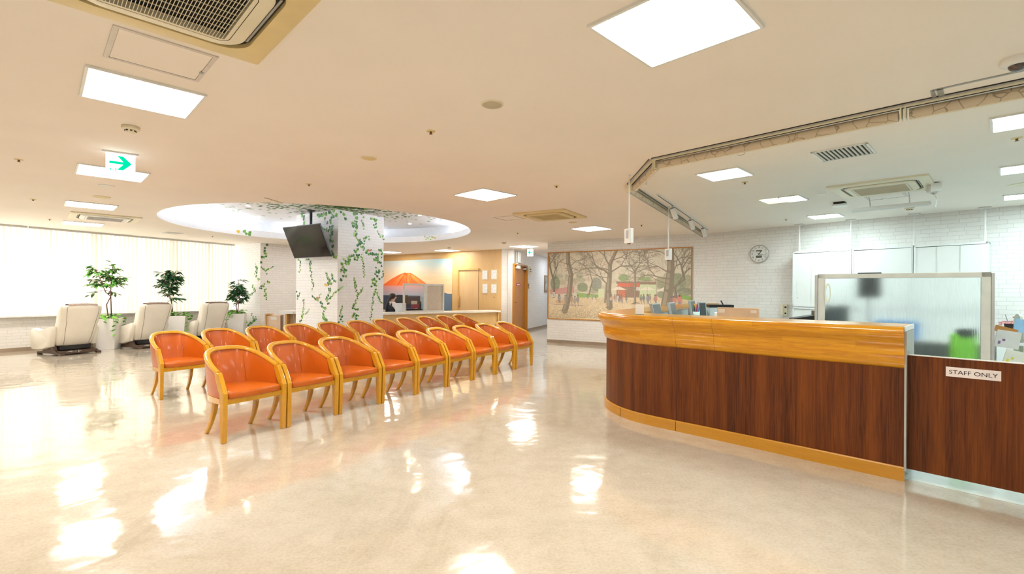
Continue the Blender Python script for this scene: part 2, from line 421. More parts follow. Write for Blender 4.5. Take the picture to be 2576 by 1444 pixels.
panel(1.58, 9.67, 'L', 'square ceiling light above the left part of the park mural', group='square lounge ceiling lights')
panel(-5.15, 13.0, 'W', 'added square fill light hidden behind the ivy pillar above the corner desk', group='square lounge ceiling lights')  # unseen panel added to brighten the wall left of the pillar
panel(.32, 13.55, 'L', 'square ceiling light in front of the corridor arrow sign', group='square lounge ceiling lights')
panel(-2.02, 15.05, 'N', 'square ceiling light above the mountain mural and sliding door', group='square lounge ceiling lights')
panel(-4.05, 15.9, 'N', 'square ceiling light half hidden by the ivy pillar near the mountain mural', group='square lounge ceiling lights')
panel(2.272, 5.18, 'O', 'square ceiling light of the office nearest the corner of the roller blinds', .45, .45, group='office ceiling lights')
panel(5.14, 7.93, 'O', 'square ceiling light of the office right before the white cabinets', .45, .45, group='office ceiling lights')
panel(3.76, 6.47, 'O', 'small office ceiling light filling half of an open recess', .44, .26, group='office ceiling lights', rz=math.atan2(NB.y, NB.x))
for (a, b_), lab in zip(((3.595, 3.64), (5.01, 4.98), (6.44, 6.35)), ('long office ceiling light at the right edge, nearest the roller blind', 'long office ceiling light at the right edge, middle of three', 'long office ceiling light at the right edge, farthest and thinnest of three')):
    c = Vector((a, b_))+DB*.62; panel(c.x, c.y, 'P', lab, 1.24, .44, group='office ceiling lights')
# unseen panels added outside the view for even light
for i, (a, b_) in enumerate(((-3.2, -1.2), (1.2, -1.4), (-6.5, 1.6), (-9.5, 4.2))):
    panel(a, b_, 'L', 'added square fill light in the unseen part of the lounge', group='square lounge ceiling lights')
panel(1.95, 17.2, 'C', 'added square fill light out of sight deep in the corridor', group='square lounge ceiling lights')  # added out of sight to lift the dark corridor
panel(5.6, .2, 'O', 'added square fill light out of sight behind the gate side of the office', group='office ceiling lights')  # another added panel, outside the view, for even light
# ---------------------------------------------------------------- cassette air conditioners
def cassette(x, y, rz, label, body=M_CREAMWH, plate=M_YELLOWED, sz=.93, grille=True):
    t_ = thing('ceiling_air_conditioner', label, 'air conditioner', (x, y, CEIL), rz, 'ceiling cassette air conditioners')
    h = sz/2
    def rr(a, r, z, n=6):
        out = []
        for cx, cy, s0 in ((a-r, a-r, 0), (-a+r, a-r, 1), (-a+r, -a+r, 2), (a-r, -a+r, 3)):
            for k in range(n+1):
                th = PI/2*(s0+k/n); out.append((cx+r*math.cos(th), cy+r*math.sin(th), z))
        return out
    p = MB(); p.loft([rr(h, .01, 0), rr(h, .01, -.018), rr(h-.012, .03, -.024), rr(h-.10, .13, -.024), rr(h-.10, .13, -.002)], cap=False); p.build('ceiling_plate', plate, t_, smooth=True, autos=35)
    g = MB(); g.loft([rr(h-.101, .13, -.004), rr(h-.16, .1, -.004)], cap=False); g.build('air_slot', M_DARKHOLE, t_)
    q = MB(); q.loft([rr(h-.135, .12, -.002), rr(h-.135, .12, -.026), rr(h-.145, .12, -.036), rr(h-.195, .06, -.04)], cap=False)
    q.loft([rr(h-.195, .06, -.04), rr(.245, .015, -.04), rr(.245, .015, -.012)], cap=False); q.build('face_panel', body, t_, smooth=True, autos=35)
    b_ = MB()
    for k in range(4):
        a = PI/2*k; v = Vector((math.cos(a), math.sin(a))); c = v*(h-.117)
        b_.box(c.x, c.y, -.008, .010, .50, .006, a)
    b_.build('louvre_blade', M_GREY, t_)
    s = MB(); s.box(0, 0, -.003, .49, .49, .004); s.build('intake', plain('intake_dark', (.006, .005, .004), .9), t_)
    s = MB(); kx = 36
    for i in range(kx): s.box(-.24+.48*(i+.5)/kx, 0, -.038, .0027, .49, .003)
    for i in range(1, 9): s.box(0, -.245+.49*i/9, -.034, .49, .0016, .004)
    s.build('intake_grille', body, t_)
    ln = MB(); ln.loft([rr(h-.20, .05, -.0405), rr(h-.203, .05, -.0405)], cap=False); ln.build('panel_joint', M_DARKHOLE, t_)
    return t_
cassette(-1.44, 2.05, math.radians(44.5), 'large cream ceiling air conditioner cut by the top edge at left')
cassette(-7.25, 8.60, math.radians(44.5), 'flat ceiling air conditioner far left above the window blinds', body=M_WHITE, plate=M_CREAMWH, sz=.95)
cassette(.63, 8.03, GA, 'yellowed ceiling air conditioner in the middle, beside the round recess', body=M_YELLOWED)
oc = cassette(4.40, 5.76, math.radians(44.5), 'office ceiling air conditioner with a white wind deflector hung below', body=M_CREAMWH, plate=M_CREAMWH)
d_ = MB(); d_.loft([[(.58+.05*math.cos(k), v, -.15-.045*math.sin(k)) for k in (0, .8, 1.6, 2.4, 3.1)] for v in (-.40, .40)], closed=False, cap=False)
d_.box(.58, 0, -.150, .11, .80, .010); d_.build('wind_deflector', M_WHITE, oc)
for v in (-.20, .20): d_ = MB(); d_.tube([(.44, v, -.01), (.52, v, -.04), (.58, v, -.14)], .006, 6); d_.build('deflector_bracket', M_ALU, oc)
d_ = MB(); d_.box(.16, -.46, -.055, .12, .10, .09, .4).box(.28, -.44, -.06, .10, .08, .06, .2); d_.tube([(.10, -.42, -.03), (.16, -.50, -.10), (.26, -.46, -.12), (.30, -.38, -.05)], .012, 6)
d_.build('deflector_clamp', M_WHITE, oc)
m = MB(); m.loft([[(.20, -.44, -.06), (.42, -.42, -.05)], [(.24, -.48, -.16), (.50, -.46, -.15)], [(.30, -.46, -.25), (.54, -.45, -.24)]], closed=False, cap=False); m.build('draught_sheet', plain('milky_plastic_sheet', (.80, .83, .80), .3), oc)
# ---------------------------------------------------------------- access hatches, vents, detectors
def hatch(x, y, rz, s, label, col=M_ALU):
    t_ = thing('ceiling_hatch', label, 'access hatch', (x, y, CEIL), rz)
    f = MB()
    for a, b_, c_, d in ((0, 1, s, .022), (0, -1, s, .022), (1, 0, .022, s-.044), (-1, 0, .022, s-.044)): f.box(a*(s/2-.011), b_*(s/2-.011), -.003, c_, d, .006)
    f.build('frame', plain('hatch_frame', (.66, .62, .57), .45, .2), t_)
    d = MB(); d.box(0, 0, -.002, s-.052, s-.052, .003); d.build('hatch_panel', M_CEIL, t_)
    l = MB(); l.box(s/2-.02, .06, -.0075, .018, .03, .003); l.build('latch', M_GREY, t_)
hatch(-1.935, 2.65, math.radians(-45+90), .45, 'square access hatch below the large air conditioner at upper left')
hatch(-.06, 8.38, GA, .42, 'square access hatch beside the yellowed air conditioner')
hatch(4.86, 6.30, math.radians(44.5), .42, 'square access hatch behind the office air conditioner')
t_ = thing('ceiling_hatch', 'long access hatch with a grey rail beside the dome camera', 'access hatch', (2.614, 3.015, CEIL), math.radians(-45))
m = MB(); m.box(.5, 0.012, -.003, 1.0, .018, .006); m.build('frame', M_GREY, t_)
m = MB(); m.box(.035, .09, -.003, .03, .17, .006).box(.0, .09, -.003, .02, .17, .006); m.build('rail', M_ALU, t_)
t_ = thing('ceiling_vent', 'white louvred ceiling vent of the office', 'vent', (2.985, 4.36, CEIL), math.atan2(DB.y, DB.x), 'ceiling vents')
m = MB()
for a, b_, c_, d in ((0, 1, .42, .018), (0, -1, .42, .018), (1, 0, .018, .42), (-1, 0, .018, .42)): m.box(a*.201, b_*.201, -.006, c_, d, .012)
m.build('frame', M_WHITE, t_)
m = MB(); m.box(0, 0, -.002, .39, .39, .003); m.build('backing', M_DARKHOLE, t_)
m = MB()
for i in range(12): m.box(-.18+.36*i/11, 0, -.008, .016, .39, .010)
m.build('slats', plain('vent_slats', (.60, .60, .55), .5), t_)
t_ = thing('ceiling_vent', 'thin grey ceiling vent in front of the window blinds', 'vent', (-7.69, 10.90, CEIL), GA, 'ceiling vents')
m = MB(); m.box(0, 0, -.004, .34, .34, .008); m.build('frame', M_WHITE, t_)
m = MB(); m.box(0, 0, -.009, .28, .28, .004); m.build('slats', M_GREY, t_)
def smoke(x, y, label, s=1):
    t_ = thing('smoke_detector', label, 'smoke detector', (x, y, CEIL), 0, 'smoke detectors')
    m = MB(); m.lathe([(.055*s, 0), (.060*s, -.006), (.058*s, -.024), (.050*s, -.028)], 24); m.build('base', M_CREAMWH, t_, smooth=True, autos=50)
    m = MB(); m.lathe([(.036*s, -.028), (.032*s, -.046), (.012*s, -.050)], 24); m.build('sensor_head', M_CREAMWH, t_, smooth=True, autos=50)
    m = MB()
    for k in range(8):
        a = 2*PI*k/8; m.box(.035*s*math.cos(a), .035*s*math.sin(a), -.036, .006, .014*s, .008, a)
    m.build('sensor_slots', M_DARKHOLE, t_)
smoke(-3.01, 3.80, 'round smoke detector between the upper left light and the arrow sign')
smoke(5.835, 7.10, 'round smoke detector on the office ceiling behind the wind deflector')
smoke(-1.815, 13.9, 'small smoke detector above the mountain mural')
smoke(-.215, 12.5, 'small smoke detector near the corridor ceiling light')
def disc(x, y, r, mat, label, name='ceiling_speaker', cat='speaker', z=CEIL):
    t_ = thing(name, label, cat, (x, y, z), 0, 'round ceiling covers')
    m = MB(); m.lathe([(r, 0), (r, -.004), (r*.93, -.008), (r*.86, -.006)], 36); m.build('rim', M_CREAMWH if mat != M_WHITE else M_WHITE, t_, smooth=True, autos=40)
    m = MB(); m.lathe([(r*.86, -.004), (r*.86, -.0065), (r*.02, -.009)], 36); m.build('grille', mat, t_, smooth=True, autos=40)
M_SPK = plain('speaker_cloth', (.52, .46, .34), .8)
disc(-.144, 3.30, .078, M_SPK, 'round grey ceiling speaker near the middle, nearest the viewer')
disc(-1.385, 4.65, .076, M_YELLOWED, 'round yellowed ceiling speaker in front of the round recess')
disc(-5.70, 6.70, .10, M_YELLOWED, 'round yellowed ceiling speaker above the row of left ceiling lights')
disc(1.104, 8.84, .078, M_YELLOWED, 'round yellowed ceiling speaker right of the middle air conditioner')
disc(5.90, 5.58, .13, M_CREAMWH, 'round pale ceiling cover at the right edge between the long office lights')
disc(-5.02, 5.97, .08, M_WHITE, 'round white ceiling sensor with bright rim behind the arrow sign', 'ceiling_sensor', 'sensor')
disc(3.963, 6.195, .045, M_WHITE, 'small round white ceiling sensor beside the open recess', 'ceiling_sensor', 'sensor')
spr = [(-4.90, 4.79, 'above the arrow sign at far left'), (-.657, 3.86, 'left of the round grey speaker'), (-2.45, 5.81, 'in front of the round recess, left of centre'), (-6.86, 6.91, 'beside the left row of ceiling lights near the edge'),
       (.527, 5.81, 'between the two pale square lights in the middle'), (2.672, 5.56, 'beside the first office light'), (4.11, 3.94, 'beside the longest office light at the right edge'), (4.70, 8.30, 'near the clock wall'),
       (.113, 10.5, 'in front of the corridor light'), (2.445, 9.14, 'above the park mural'), (-8.5, 8.87, 'close to the blinds at far left'), (-7.14, 11.5, 'close to the blinds below the recess')]
for i, (x, y, wh) in enumerate(spr):
    t_ = thing('sprinkler_head', 'tiny brass ceiling sprinkler '+wh, 'sprinkler', (x, y, CEIL), 0, 'ceiling sprinklers')
    m = MB(); m.lathe([(.036, 0), (.036, -.003), (.028, -.006)], 20); m.build('cover_ring', M_YELLOWED, t_)
    m = MB(); m.lathe([(.010, -.005), (.007, -.018), (.014, -.022), (.014, -.024)], 12); m.build('nozzle', plain('dark_brass', (.16, .09, .02), .35, .7), t_)
t_ = thing('dome_camera', 'white dome security camera at the upper right edge', 'camera', (2.73, 2.615, CEIL), 0)
m = MB(); m.lathe([(.072, 0), (.074, -.015), (.066, -.03), (.045, -.038)], 32); m.build('base', M_WHITE, t_, smooth=True, autos=50)
m = MB(); m.ell(0, 0, -.034, .040, .040, .036, 20, 12); m.build('dome', plain('smoked_dome', (.05, .03, .03), .08, coat=1), t_, smooth=True)
t_ = thing('wireless_router', 'white box with dark top mounted under the office ceiling', 'router', (4.576, 6.75, CEIL), math.atan2(DB.y, DB.x))
m = MB(); m.box(0, 0, -.045, .17, .17, .03); m.build('case', M_WHITE, t_, bev=.012)
m = MB(); m.box(0, 0, -.014, .13, .13, .028); m.build('mount', M_BLACK, t_)
# recess downlights and cove strips
E_SPOT = emis('warm_downlight', (1, .88, .66), 60)
for i, ((a, b_), wh) in enumerate(zip(((625, 517), (650, 543), (1056, 541), (1031, 562)), ('near left', 'far left', 'near right', 'far right'))):
    x, y = at(a, b_, RT)
    t_ = thing('recess_downlight', 'small warm downlight in the round recess, %s of four' % wh, 'downlight', (x, y, RT), 0, 'downlights in the round recess')
    m = MB(); m.lathe([(.055, 0), (.055, -.006), (.04, -.01)], 20); m.build('ring', M_WHITE, t_)
    m = MB(); m.lathe([(.036, -.008), (.034, -.013), (.004, -.014)], 20); m.build('lens', E_SPOT, t_)
E_COVE = emis('cool_cove_strip', (.80, .88, 1), 30)
for a0, a1, lab in ((150, 225, 'left'), (92, 128, 'far'), (-32, 42, 'right')):
    m = MB(); pts = [(CC.x+(CR+.14)*math.cos(math.radians(a)), CC.y+(CR+.14)*math.sin(math.radians(a)), 2.735) for a in np.linspace(a0, a1, 24)]
    m.tube(pts, .016, 8); tag(m.build('cove_light_strip', E_COVE), 'cool light strip on the %s ledge of the round recess' % lab, 'light strip', 'cove light strips')
#PART3
# ---------------------------------------------------------------- reception counter
def smoothpath(pts, sub=8):
    P = [Vector(p) for p in pts]; out = []
    for i in range(len(P)-1):
        p0 = P[max(i-1, 0)]; p1 = P[i]; p2 = P[i+1]; p3 = P[min(i+2, len(P)-1)]
        for k in range(sub):
            t = k/sub; out.append(.5*((2*p1)+(-p0+p2)*t+(2*p0-5*p1+4*p2-p3)*t*t+(-p0+3*p1-3*p2+p3)*t**3))
    return out+[P[-1]]
cnt = [(2.693, 3.305), (2.11, 3.895), (1.72, 4.29), (1.53, 4.478), (1.35, 4.66), (1.215, 4.83), (1.12, 5.03), (1.07, 5.26), (1.07, 5.48), (1.135, 5.68), (1.25, 5.88), (1.40, 6.13)]
cnt = smoothpath(cnt, 5)+[Vector((1.40, 6.13))+DA*s for s in (.5, 1.2, 2.0, 3.0, 4.0, 4.55)]
cs = [0.]
for p, q in zip(cnt, cnt[1:]): cs.append(cs[-1]+(q-p).length)
def nrm(i):
    d = (cnt[min(i+1, len(cnt)-1)]-cnt[max(i-1, 0)]).normalized(); return Vector((-d.y, d.x))*-1   # outward (lounge side)
CN = [nrm(i) for i in range(len(cnt))]
if CN[0].dot(Vector((-.71, -.70))) < 0: CN = [-n for n in CN]
def sweep(prof, i0=0, i1=None):
    m = MB(); idx = range(len(cnt))[i0:i1]
    pl = [0.]
    for a, b_ in zip(prof, prof[1:]): pl.append(pl[-1]+math.hypot(b_[0]-a[0], b_[1]-a[1]))
    rings = [[(cnt[i].x+CN[i].x*d, cnt[i].y+CN[i].y*d, z) for d, z in prof] for i in idx]
    ii = list(idx); pl.append(pl[-1]+.1)
    m.loft(rings, closed=True, cap=True, uvs=lambda i, k: (cs[ii[i]], pl[k] if k < len(pl) else 0)); return m
rc = thing('reception_counter', 'long curved wooden reception counter with dark red panel and honey wood top moulding', 'counter', (0, 0, 0))
sweep([(.012, 0), (.012, .088), (.006, .096), (-.03, .096), (-.03, 0)]).build('kickboard', M_TOEWOOD, rc)
sweep([(-.006, .096), (-.006, .775), (-.04, .775), (-.04, .096)]).build('front_panel', M_MAHOG, rc)
mo = [(-.03, .772), (-.004, .772), (.010, .785), (.022, .812), (.031, .845), (.034, .875), (.037, .905), (.046, .932), (.060, .955), (.074, .974), (.088, .992), (.095, 1.012), (.095, 1.030), (.088, 1.046), (.072, 1.056), (.05, 1.06), (-.03, 1.06)]
o = sweep(mo).build('top_moulding', M_STAVE, rc, smooth=True, autos=50)
o = sweep([(.045, 1.045), (.045, 1.0605), (-.40, 1.0605), (-.40, 1.030), (-.02, 1.030)]).build('worktop', M_STAVE, rc, smooth=True, autos=40)
sweep([(-.36, 0), (-.36, 1.03), (-.385, 1.03), (-.385, 0)]).build('inner_panel', plain('grey_panel', (.42, .46, .45), .5), rc)
ca = cnt[0]; cd = (cnt[0]-cnt[2]).normalized(); ra = math.atan2(cd.y, cd.x)
m = MB(); c = ca+cd*.004-CN[0]*.185; m.box(c.x, c.y, .55, .012, .40, .95, ra); m.build('end_panel', M_ALU, rc)
m = MB(); c = ca+cd*.003-CN[0]*.175; m.box(c.x, c.y, 1.045, .01, .46, .034, ra); m.build('end_trim', M_WHITE, rc)
m = MB()
for s in (1.65, 2.3): 
    i = min(range(len(cs)), key=lambda j: abs(cs[j]-s)); p = cnt[i]+CN[i]*.013; m.box(p.x, p.y, .048, .003, .003, .09, 0)
m.build('kickboard_joint', M_DARKHOLE, rc)
def joint(s):
    i = min(range(len(cs)), key=lambda j: abs(cs[j]-s)); p = cnt[i]-CN[i]*.0055; m = MB(); m.box(p.x, p.y, .435, .0025, .0025, .675, math.atan2(CN[i].y, CN[i].x)); return m
for s in (.62, 1.65): joint(s).build('panel_joint', M_DARKHOLE, rc)
# paler floor of the office inside the counter
fo = [cnt[i]-CN[i]*.2 for i in range(0, len(cnt), 3)]+[cnt[-1]-CN[-1]*.2, M1, O1, O2, B1, Vector((6.9, -4)), Vector((6.79, -1.07)), Vector((2.724, 3.352))]
m = MB(); m.prism([(p.x, p.y) for p in fo][::-1], .0, .003)
mo_, t, b = nt('office_floor'); t.links.new(ramp(t, noise(t, coord(t), 5, 4, .7), [(.3, (.50, .53, .50)), (.7, (.60, .63, .60))]), b.inputs['Base Color']); b.inputs['Roughness'].default_value = .14; b.inputs['Coat Weight'].default_value = .3
struct(m.build('floor_office', mo_))
for s in (1.33, 1.66):
    i = min(range(len(cs)), key=lambda j: abs(cs[j]-s)); m = MB(); m.tube([(cnt[i].x+CN[i].x*(d+.0004), cnt[i].y+CN[i].y*(d+.0004), z) for d, z in mo[1:-2]], .0009, 4); m.build('moulding_joint', M_DARKHOLE, rc)
# gate
gp = Vector((2.724, 3.352)); gd = Vector((.676, -.737)); ga = math.atan2(gd.y, gd.x)
gt = thing('staff_gate', 'low dark wooden swing gate with a white staff only sign', 'gate', (gp.x, gp.y, 0), ga)
m = MB(); L = .95; t0 = .022
for (a, b_) in ((0, -t0/2),):
    for z0, z1 in ((.079, .862),):
        vs = [(0, -.011, z0), (L, -.011, z0), (L, -.011, z1), (0, -.011, z1)]
        m.quad(*vs, [(0, z0), (L, z0), (L, z1), (0, z1)])
        m.quad(*[(x, .011, z) for x, y, z in vs], [(3, z0), (3+L, z0), (3+L, z1), (3, z1)])
        m.quad((0, -.011, z0), (0, .011, z0), (0, .011, z1), (0, -.011, z1)); m.quad((L, -.011, z0), (L, .011, z0), (L, .011, z1), (L, -.011, z1))
m.quad((0, -.011, .079), (L, -.011, .079), (L, .011, .079), (0, .011, .079)); m.build('gate_panel', M_MAHOG, gt)
m = MB(); m.box(L/2, 0, .864, L, .024, .006); m.build('top_edge', M_WHITE, gt)
a = onwall(2380, 930, gp, gp+gd); b_ = onwall(2519, 945, gp, gp+gd); sx0 = (Vector((a.x, a.y))-gp).length; sx1 = (Vector((b_.x, b_.y))-gp).length
sg = MB(); sg.box((sx0+sx1)/2, -.0125, .775, sx1-sx0, .003, .063); sgo = sg.build('sign_plate', plain('pinkish_white_sign', (.80, .72, .70), .4), gt)
text('STAFF ONLY', .036, 'sign_lettering', M_BLACK, sgo, ((sx0+sx1)/2, -.0145, .773), (PI/2, 0, 0)).scale = (1.12, 1, 1)
for z, n_ in ((.835, .09), (.13, .12)):
    m = MB(); m.box(-.012, -.012, z, .03, .004, n_); m.tube([(-.004, -.014, z-n_/2), (-.004, -.014, z+n_/2)], .006, 8); m.build('hinge', M_ALU, gt)
m = MB(); m.box(-.02, .0, .888, .09, .012, .004); m.tube([(.02, 0, .862), (.02, 0, .89)], .010, 10); m.build('latch', M_ALU, gt)
# ---------------------------------------------------------------- roller blinds on the ceiling track
mm, t, b = nt('branch_print_cloth')
v = coord(t, 'Object', (13, 13, 13)); nn = noise(t, v, 1.2, 2)
vo = t.nodes.new('ShaderNodeTexVoronoi'); vo.feature = 'DISTANCE_TO_EDGE'; vo.inputs['Scale'].default_value = 1.0
mx = t.nodes.new('ShaderNodeMix'); mx.data_type = 'VECTOR'; mx.inputs[0].default_value = .25
t.links.new(v, mx.inputs[4]); n2 = t.nodes.new('ShaderNodeTexNoise'); n2.inputs['Scale'].default_value = .8; t.links.new(v, n2.inputs['Vector']); t.links.new(n2.outputs['Color'], mx.inputs[5])
t.links.new(mx.outputs[1], vo.inputs['Vector'])
t.links.new(ramp(t, vo.outputs['Distance'], [(.0, (.33, .27, .19)), (.018, (.36, .29, .21)), (.03, (.60, .51, .38)), (1, (.64, .55, .42))]), b.inputs['Base Color'])
b.inputs['Roughness'].default_value = .8; M_PRINT = mm
tk = [Vector((3.9, 2.05)), Vector((2.641, 3.271)), Vector((1.35, 4.624)), Vector((1.393, 5.677)), Vector((4.10, 10.28))]
labs = ['roller blind on the ceiling above the gate, cut by the right edge', 'longest rolled up blind above the front of the counter', 'short rolled up blind at the bend of the ceiling track', 'rolled up blind running back to the clock wall']
for (p, q), lab in zip(zip(tk, tk[1:]), labs):
    d = (q-p); L = d.length; d.normalize(); rz = math.atan2(d.y, d.x)
    r = thing('roller_blind', lab, 'roller blind', (p.x, p.y, CEIL), rz, 'roller blinds around the office')
    m = MB(); m.box(L/2, .03, -.006, L, .03, .012).box(L/2, .0, -.006, L, .012, .012); m.build('ceiling_track', M_ALU, r); m = MB(); m.box(L/2, .048, -.003, L, .006, .006).box(L/2, -.008, -.016, L, .006, .008); m.build('track_groove', M_BLACK, r)
    m = MB(); m.box(L/2, .015, -.014, L, .022, .010); m.build('headrail', M_CREAMWH, r)
    m = MB(); sgn = -1
    sd = .045 if lab == labs[3] else -.045; m.tube([(.03, sd, -.055), (L-.03, sd, -.055)], .036, 20); m.build('cloth_roll', M_PRINT, r, smooth=True, autos=50)
    for s in (.012, L-.012): m = MB(); m.box(s, sd*.67, -.045, .008, .09, .09); m.build('end_bracket', M_CREAMWH, r, bev=.002)
    m = MB(); m.box(L/2, sd*.9, -.093, L-.08, .012, .008); m.build('bottom_bar', M_GREY if lab == labs[3] else M_CREAMWH, r)
    m = MB(); m.tube([(L*.56, -.07, -.08), (L*.57, -.075, -.100), (L*.585, -.07, -.108), (L*.60, -.07, -.095)], .0016, 5); m.build('pull_cord', M_BLACK, r)
# spotlights on a short rail
p0 = Vector((1.80, 6.30))+NA*.09; p1 = Vector((3.86, 9.76))+NA*.09; d = (p1-p0); L = d.length; rz = math.atan2(d.y, d.x)
r = thing('track_light', 'white spotlight rail on the office ceiling with three spots beside the roller blind', 'track light', (p0.x, p0.y, CEIL), rz)
m = MB(); m.box(L/2, 0, -.009, L, .034, .018); m.build('rail', M_WHITE, r); m = MB(); m.box(L/2, 0, -.019, L-.06, .012, .003); m.build('rail_slot', M_BLACK, r)
for k, s in enumerate((.22, .55, .85)):
    m = MB(); m.box(s*L, 0, -.03, .035, .03, .03); m.tube([(s*L, 0, -.03), (s*L, 0, -.075)], .008, 8); st = m.build('spot_stem', M_WHITE, r)
    m = MB(); a = Vector((s*L-.05, -.0, -.06)); b_ = Vector((s*L+.03, -.035, -.20)); m.tube([a, b_], .036, 20); hh = m.build('spot_head', M_WHITE, r, smooth=True, autos=50)
    m = MB(); dd = (a-b_).normalized(); m.tube([a+dd*.001, a+dd*.003], .033, 20); m.build('spot_vent', M_GREY, hh)
# hanging sensor boxes
for x, y, z1, z0, lab in ((1.268, 5.256, 1.976, 1.815, 'white box hanging on a rod from the ceiling, the nearer and higher of two'), (2.315, 7.165, 1.935, 1.765, 'white box hanging on a rod in front of the park mural')):
    r = thing('hanging_sensor_box', lab, 'sensor box', (x, y, 0), 0, 'boxes hanging over the counter')
    m = MB(); m.tube([(0, 0, CEIL), (0, 0, z1)], .009, 10); m.lathe([(.02, CEIL), (.02, CEIL-.01)], 14); m.build('rod', M_WHITE, r, smooth=True, autos=50)
    rz = math.radians(-62) if z1 > 1.95 else math.radians(-52)
    m = MB(); m.box(0, 0, (z0+z1)/2, .095, .05, z1-z0, rz); m.build('case', M_WHITE, r, bev=.006)
    f = Vector((math.sin(rz), -math.cos(rz))); m = MB(); m.box(f.x*.026, f.y*.026, (z0+z1)/2+.015, .040, .003, .09, rz); m.build('label_plate', plain('grey_label', (.45, .45, .47), .5), r)
    m = MB(); m.box(0, 0, z0-.004, .03, .02, .012, rz); m.build('lens', plain('dark_red_lens', (.12, .01, .01), .3), r)
# ---------------------------------------------------------------- tub armchairs
def plan(a, w=.285, y0=-.115, dep=.405, ex=.62, ey=.92):
    c, s = math.cos(a), math.sin(a)
    return (w*math.copysign(abs(c)**ex, c), y0+dep*max(s, 0)**ey)
AN = [PI*i/36 for i in range(37)]
def railz(a): return .575+.165*math.sin(a)**.9 if math.sin(a) > 0 else .575
def make_chair(label, group):
    r = thing('tub_armchair', label, 'chair', (0, 0, 0), 0, group)
    for s in (-1, 1):
        m = MB(); x0, x1 = s*.262, s*.303
        poly = [(-.232, 0), (-.196, 0), (-.180, .30), (-.178, .405), (-.145, .45), (-.098, .555), (-.098, .585), (-.150, .582), (-.176, .54), (-.222, .455), (-.243, .415), (-.243, .30)]
        m.prism(poly, min(x0, x1), max(x0, x1), 'x'); m.build('front_leg', M_CHAIRWOOD, r, bev=.005)
        m = MB(); pts = []; rad = []
        for k in range(8):
            t_ = k/7; y = .075+.125*t_**1.9; x = s*(.195+.015*t_); pts.append((x, y, .325-.325*t_))
        ring = []
        for k, (x, y, z) in enumerate(pts):
            h = .026-.009*k/7; ring.append([(x-h*.8, y-h, z), (x+h*.8, y-h, z), (x+h*.8, y+h, z), (x-h*.8, y+h, z)])
        m.loft(ring); m.build('rear_leg', M_CHAIRWOOD, r, bev=.004)
    # seat frame
    m = MB(); m.box(0, -.205, .340, .53, .034, .046)
    o_ = [plan(a, .288, -.19, .455, .60, .90) for a in AN]; i_ = [plan(a, .262, -.19, .427, .60, .90) for a in AN]
    m.loft([[(ox, oy, .317), (ox, oy, .363), (ix, iy, .363), (ix, iy, .317)] for (ox, oy), (ix, iy) in zip(o_, i_)])
    m.build('seat_frame', M_CHAIRWOOD, r, smooth=True, autos=40)
    # back shell
    m = MB(); rings = []
    for a in AN:
        z1 = railz(a)-.008; ox, oy = plan(a, .292, -.10, .405); bx, by = plan(a, .278, -.165, .425, .6, .9); ix, iy = plan(a, .258, -.10, .372); jx, jy = plan(a, .250, -.165, .375, .6, .9)
        zs = (.364, .44, .52); ring = []
        for f in (0, .33, .66, 1): 
            bul = .006*math.sin(f*PI); ring.append((bx+(ox-bx)*f+bul*math.cos(a), by+(oy-by)*f+bul*math.sin(a), .364+(z1-.364)*f))
        for f in (1, .92, .6, .3, 0):
            bul = -.012*math.sin(min(1, (1-f)*1.6)*PI*.5); ring.append((jx+(ix-jx)*f+bul*math.cos(a), jy+(iy-jy)*f+bul*math.sin(a), .40+(z1-.40)*f))
        rings.append(ring)
    m.loft(rings); m.build('backrest', M_LEATHER, r, smooth=True, autos=50)
    for s in (-1, 1):
        m = MB(); ia = min(range(37), key=lambda j: abs(AN[j]-(PI/2+s*.42))); a = AN[ia]; z1 = railz(a)-.02
        jx, jy = plan(a, .250, -.165, .375, .6, .9); ix, iy = plan(a, .258, -.10, .372)
        m.tube([(jx+(ix-jx)*f-.0135*math.sin(min(1, (1-f)*1.6)*PI*.5)*math.cos(a), jy+(iy-jy)*f-.0135*math.sin(min(1, (1-f)*1.6)*PI*.5), .43+(z1-.43)*f) for f in (0, .25, .5, .75, .92, 1)], .0012, 5); m.build('backrest_seam', M_SEAM, r)
    # top rail
    m = MB(); rings = []
    prof = [(-.026, -.012), (-.028, .004), (-.018, .016), (0, .020), (.018, .016), (.028, .004), (.026, -.012), (0, -.016)]
    for k, a in enumerate(AN):
        cx, cy = plan(a, .2805, -.125, .405); z = railz(a)
        x1, y1 = plan(AN[max(k-1, 0)], .2805, -.125, .405); x2, y2 = plan(AN[min(k+1, 36)], .2805, -.125, .405)
        n_ = Vector((y2-y1, -(x2-x1)))
        n_ = n_.normalized() if n_.length > 1e-6 else Vector((1, 0))
        wd = .78+.25*math.sin(a)
        rings.append([(cx+n_.x*u*wd, cy+n_.y*u*wd, z+v_) for u, v_ in prof])
    m.loft(rings); m.build('top_rail', M_CHAIRWOOD, r, smooth=True, autos=60)
    # seat cushion
    m = MB(); out = [plan(a, .252, -.165, .375, .6, .9) for a in AN]
    base = out+[(-.255, -.205), (-.235, -.236), (0, -.246), (.235, -.236), (.255, -.205)]
    ctr = Vector((0, -.03)); rg = []
    for f, z in ((.975, .362), (1, .372), (1.0, .398), (.985, .412), (.95, .420), (.82, .428), (.5, .435), (.1, .437)):
        rg.append([(ctr.x+(x-ctr.x)*f, ctr.y+(y-ctr.y)*f, z) for x, y in base])
    m.loft(rg); m.build('seat_cushion', M_LEATHER, r, smooth=True, autos=60)
    for ch in [o for o in C.objects if o.parent == r]: ch.data.transform(Matrix.Scale(.94, 4, (1, 0, 0)))
    return r
CD = Vector((.528, .849)); CB = Vector((-.849, .528)); cz = math.atan2(CD.y, CD.x)
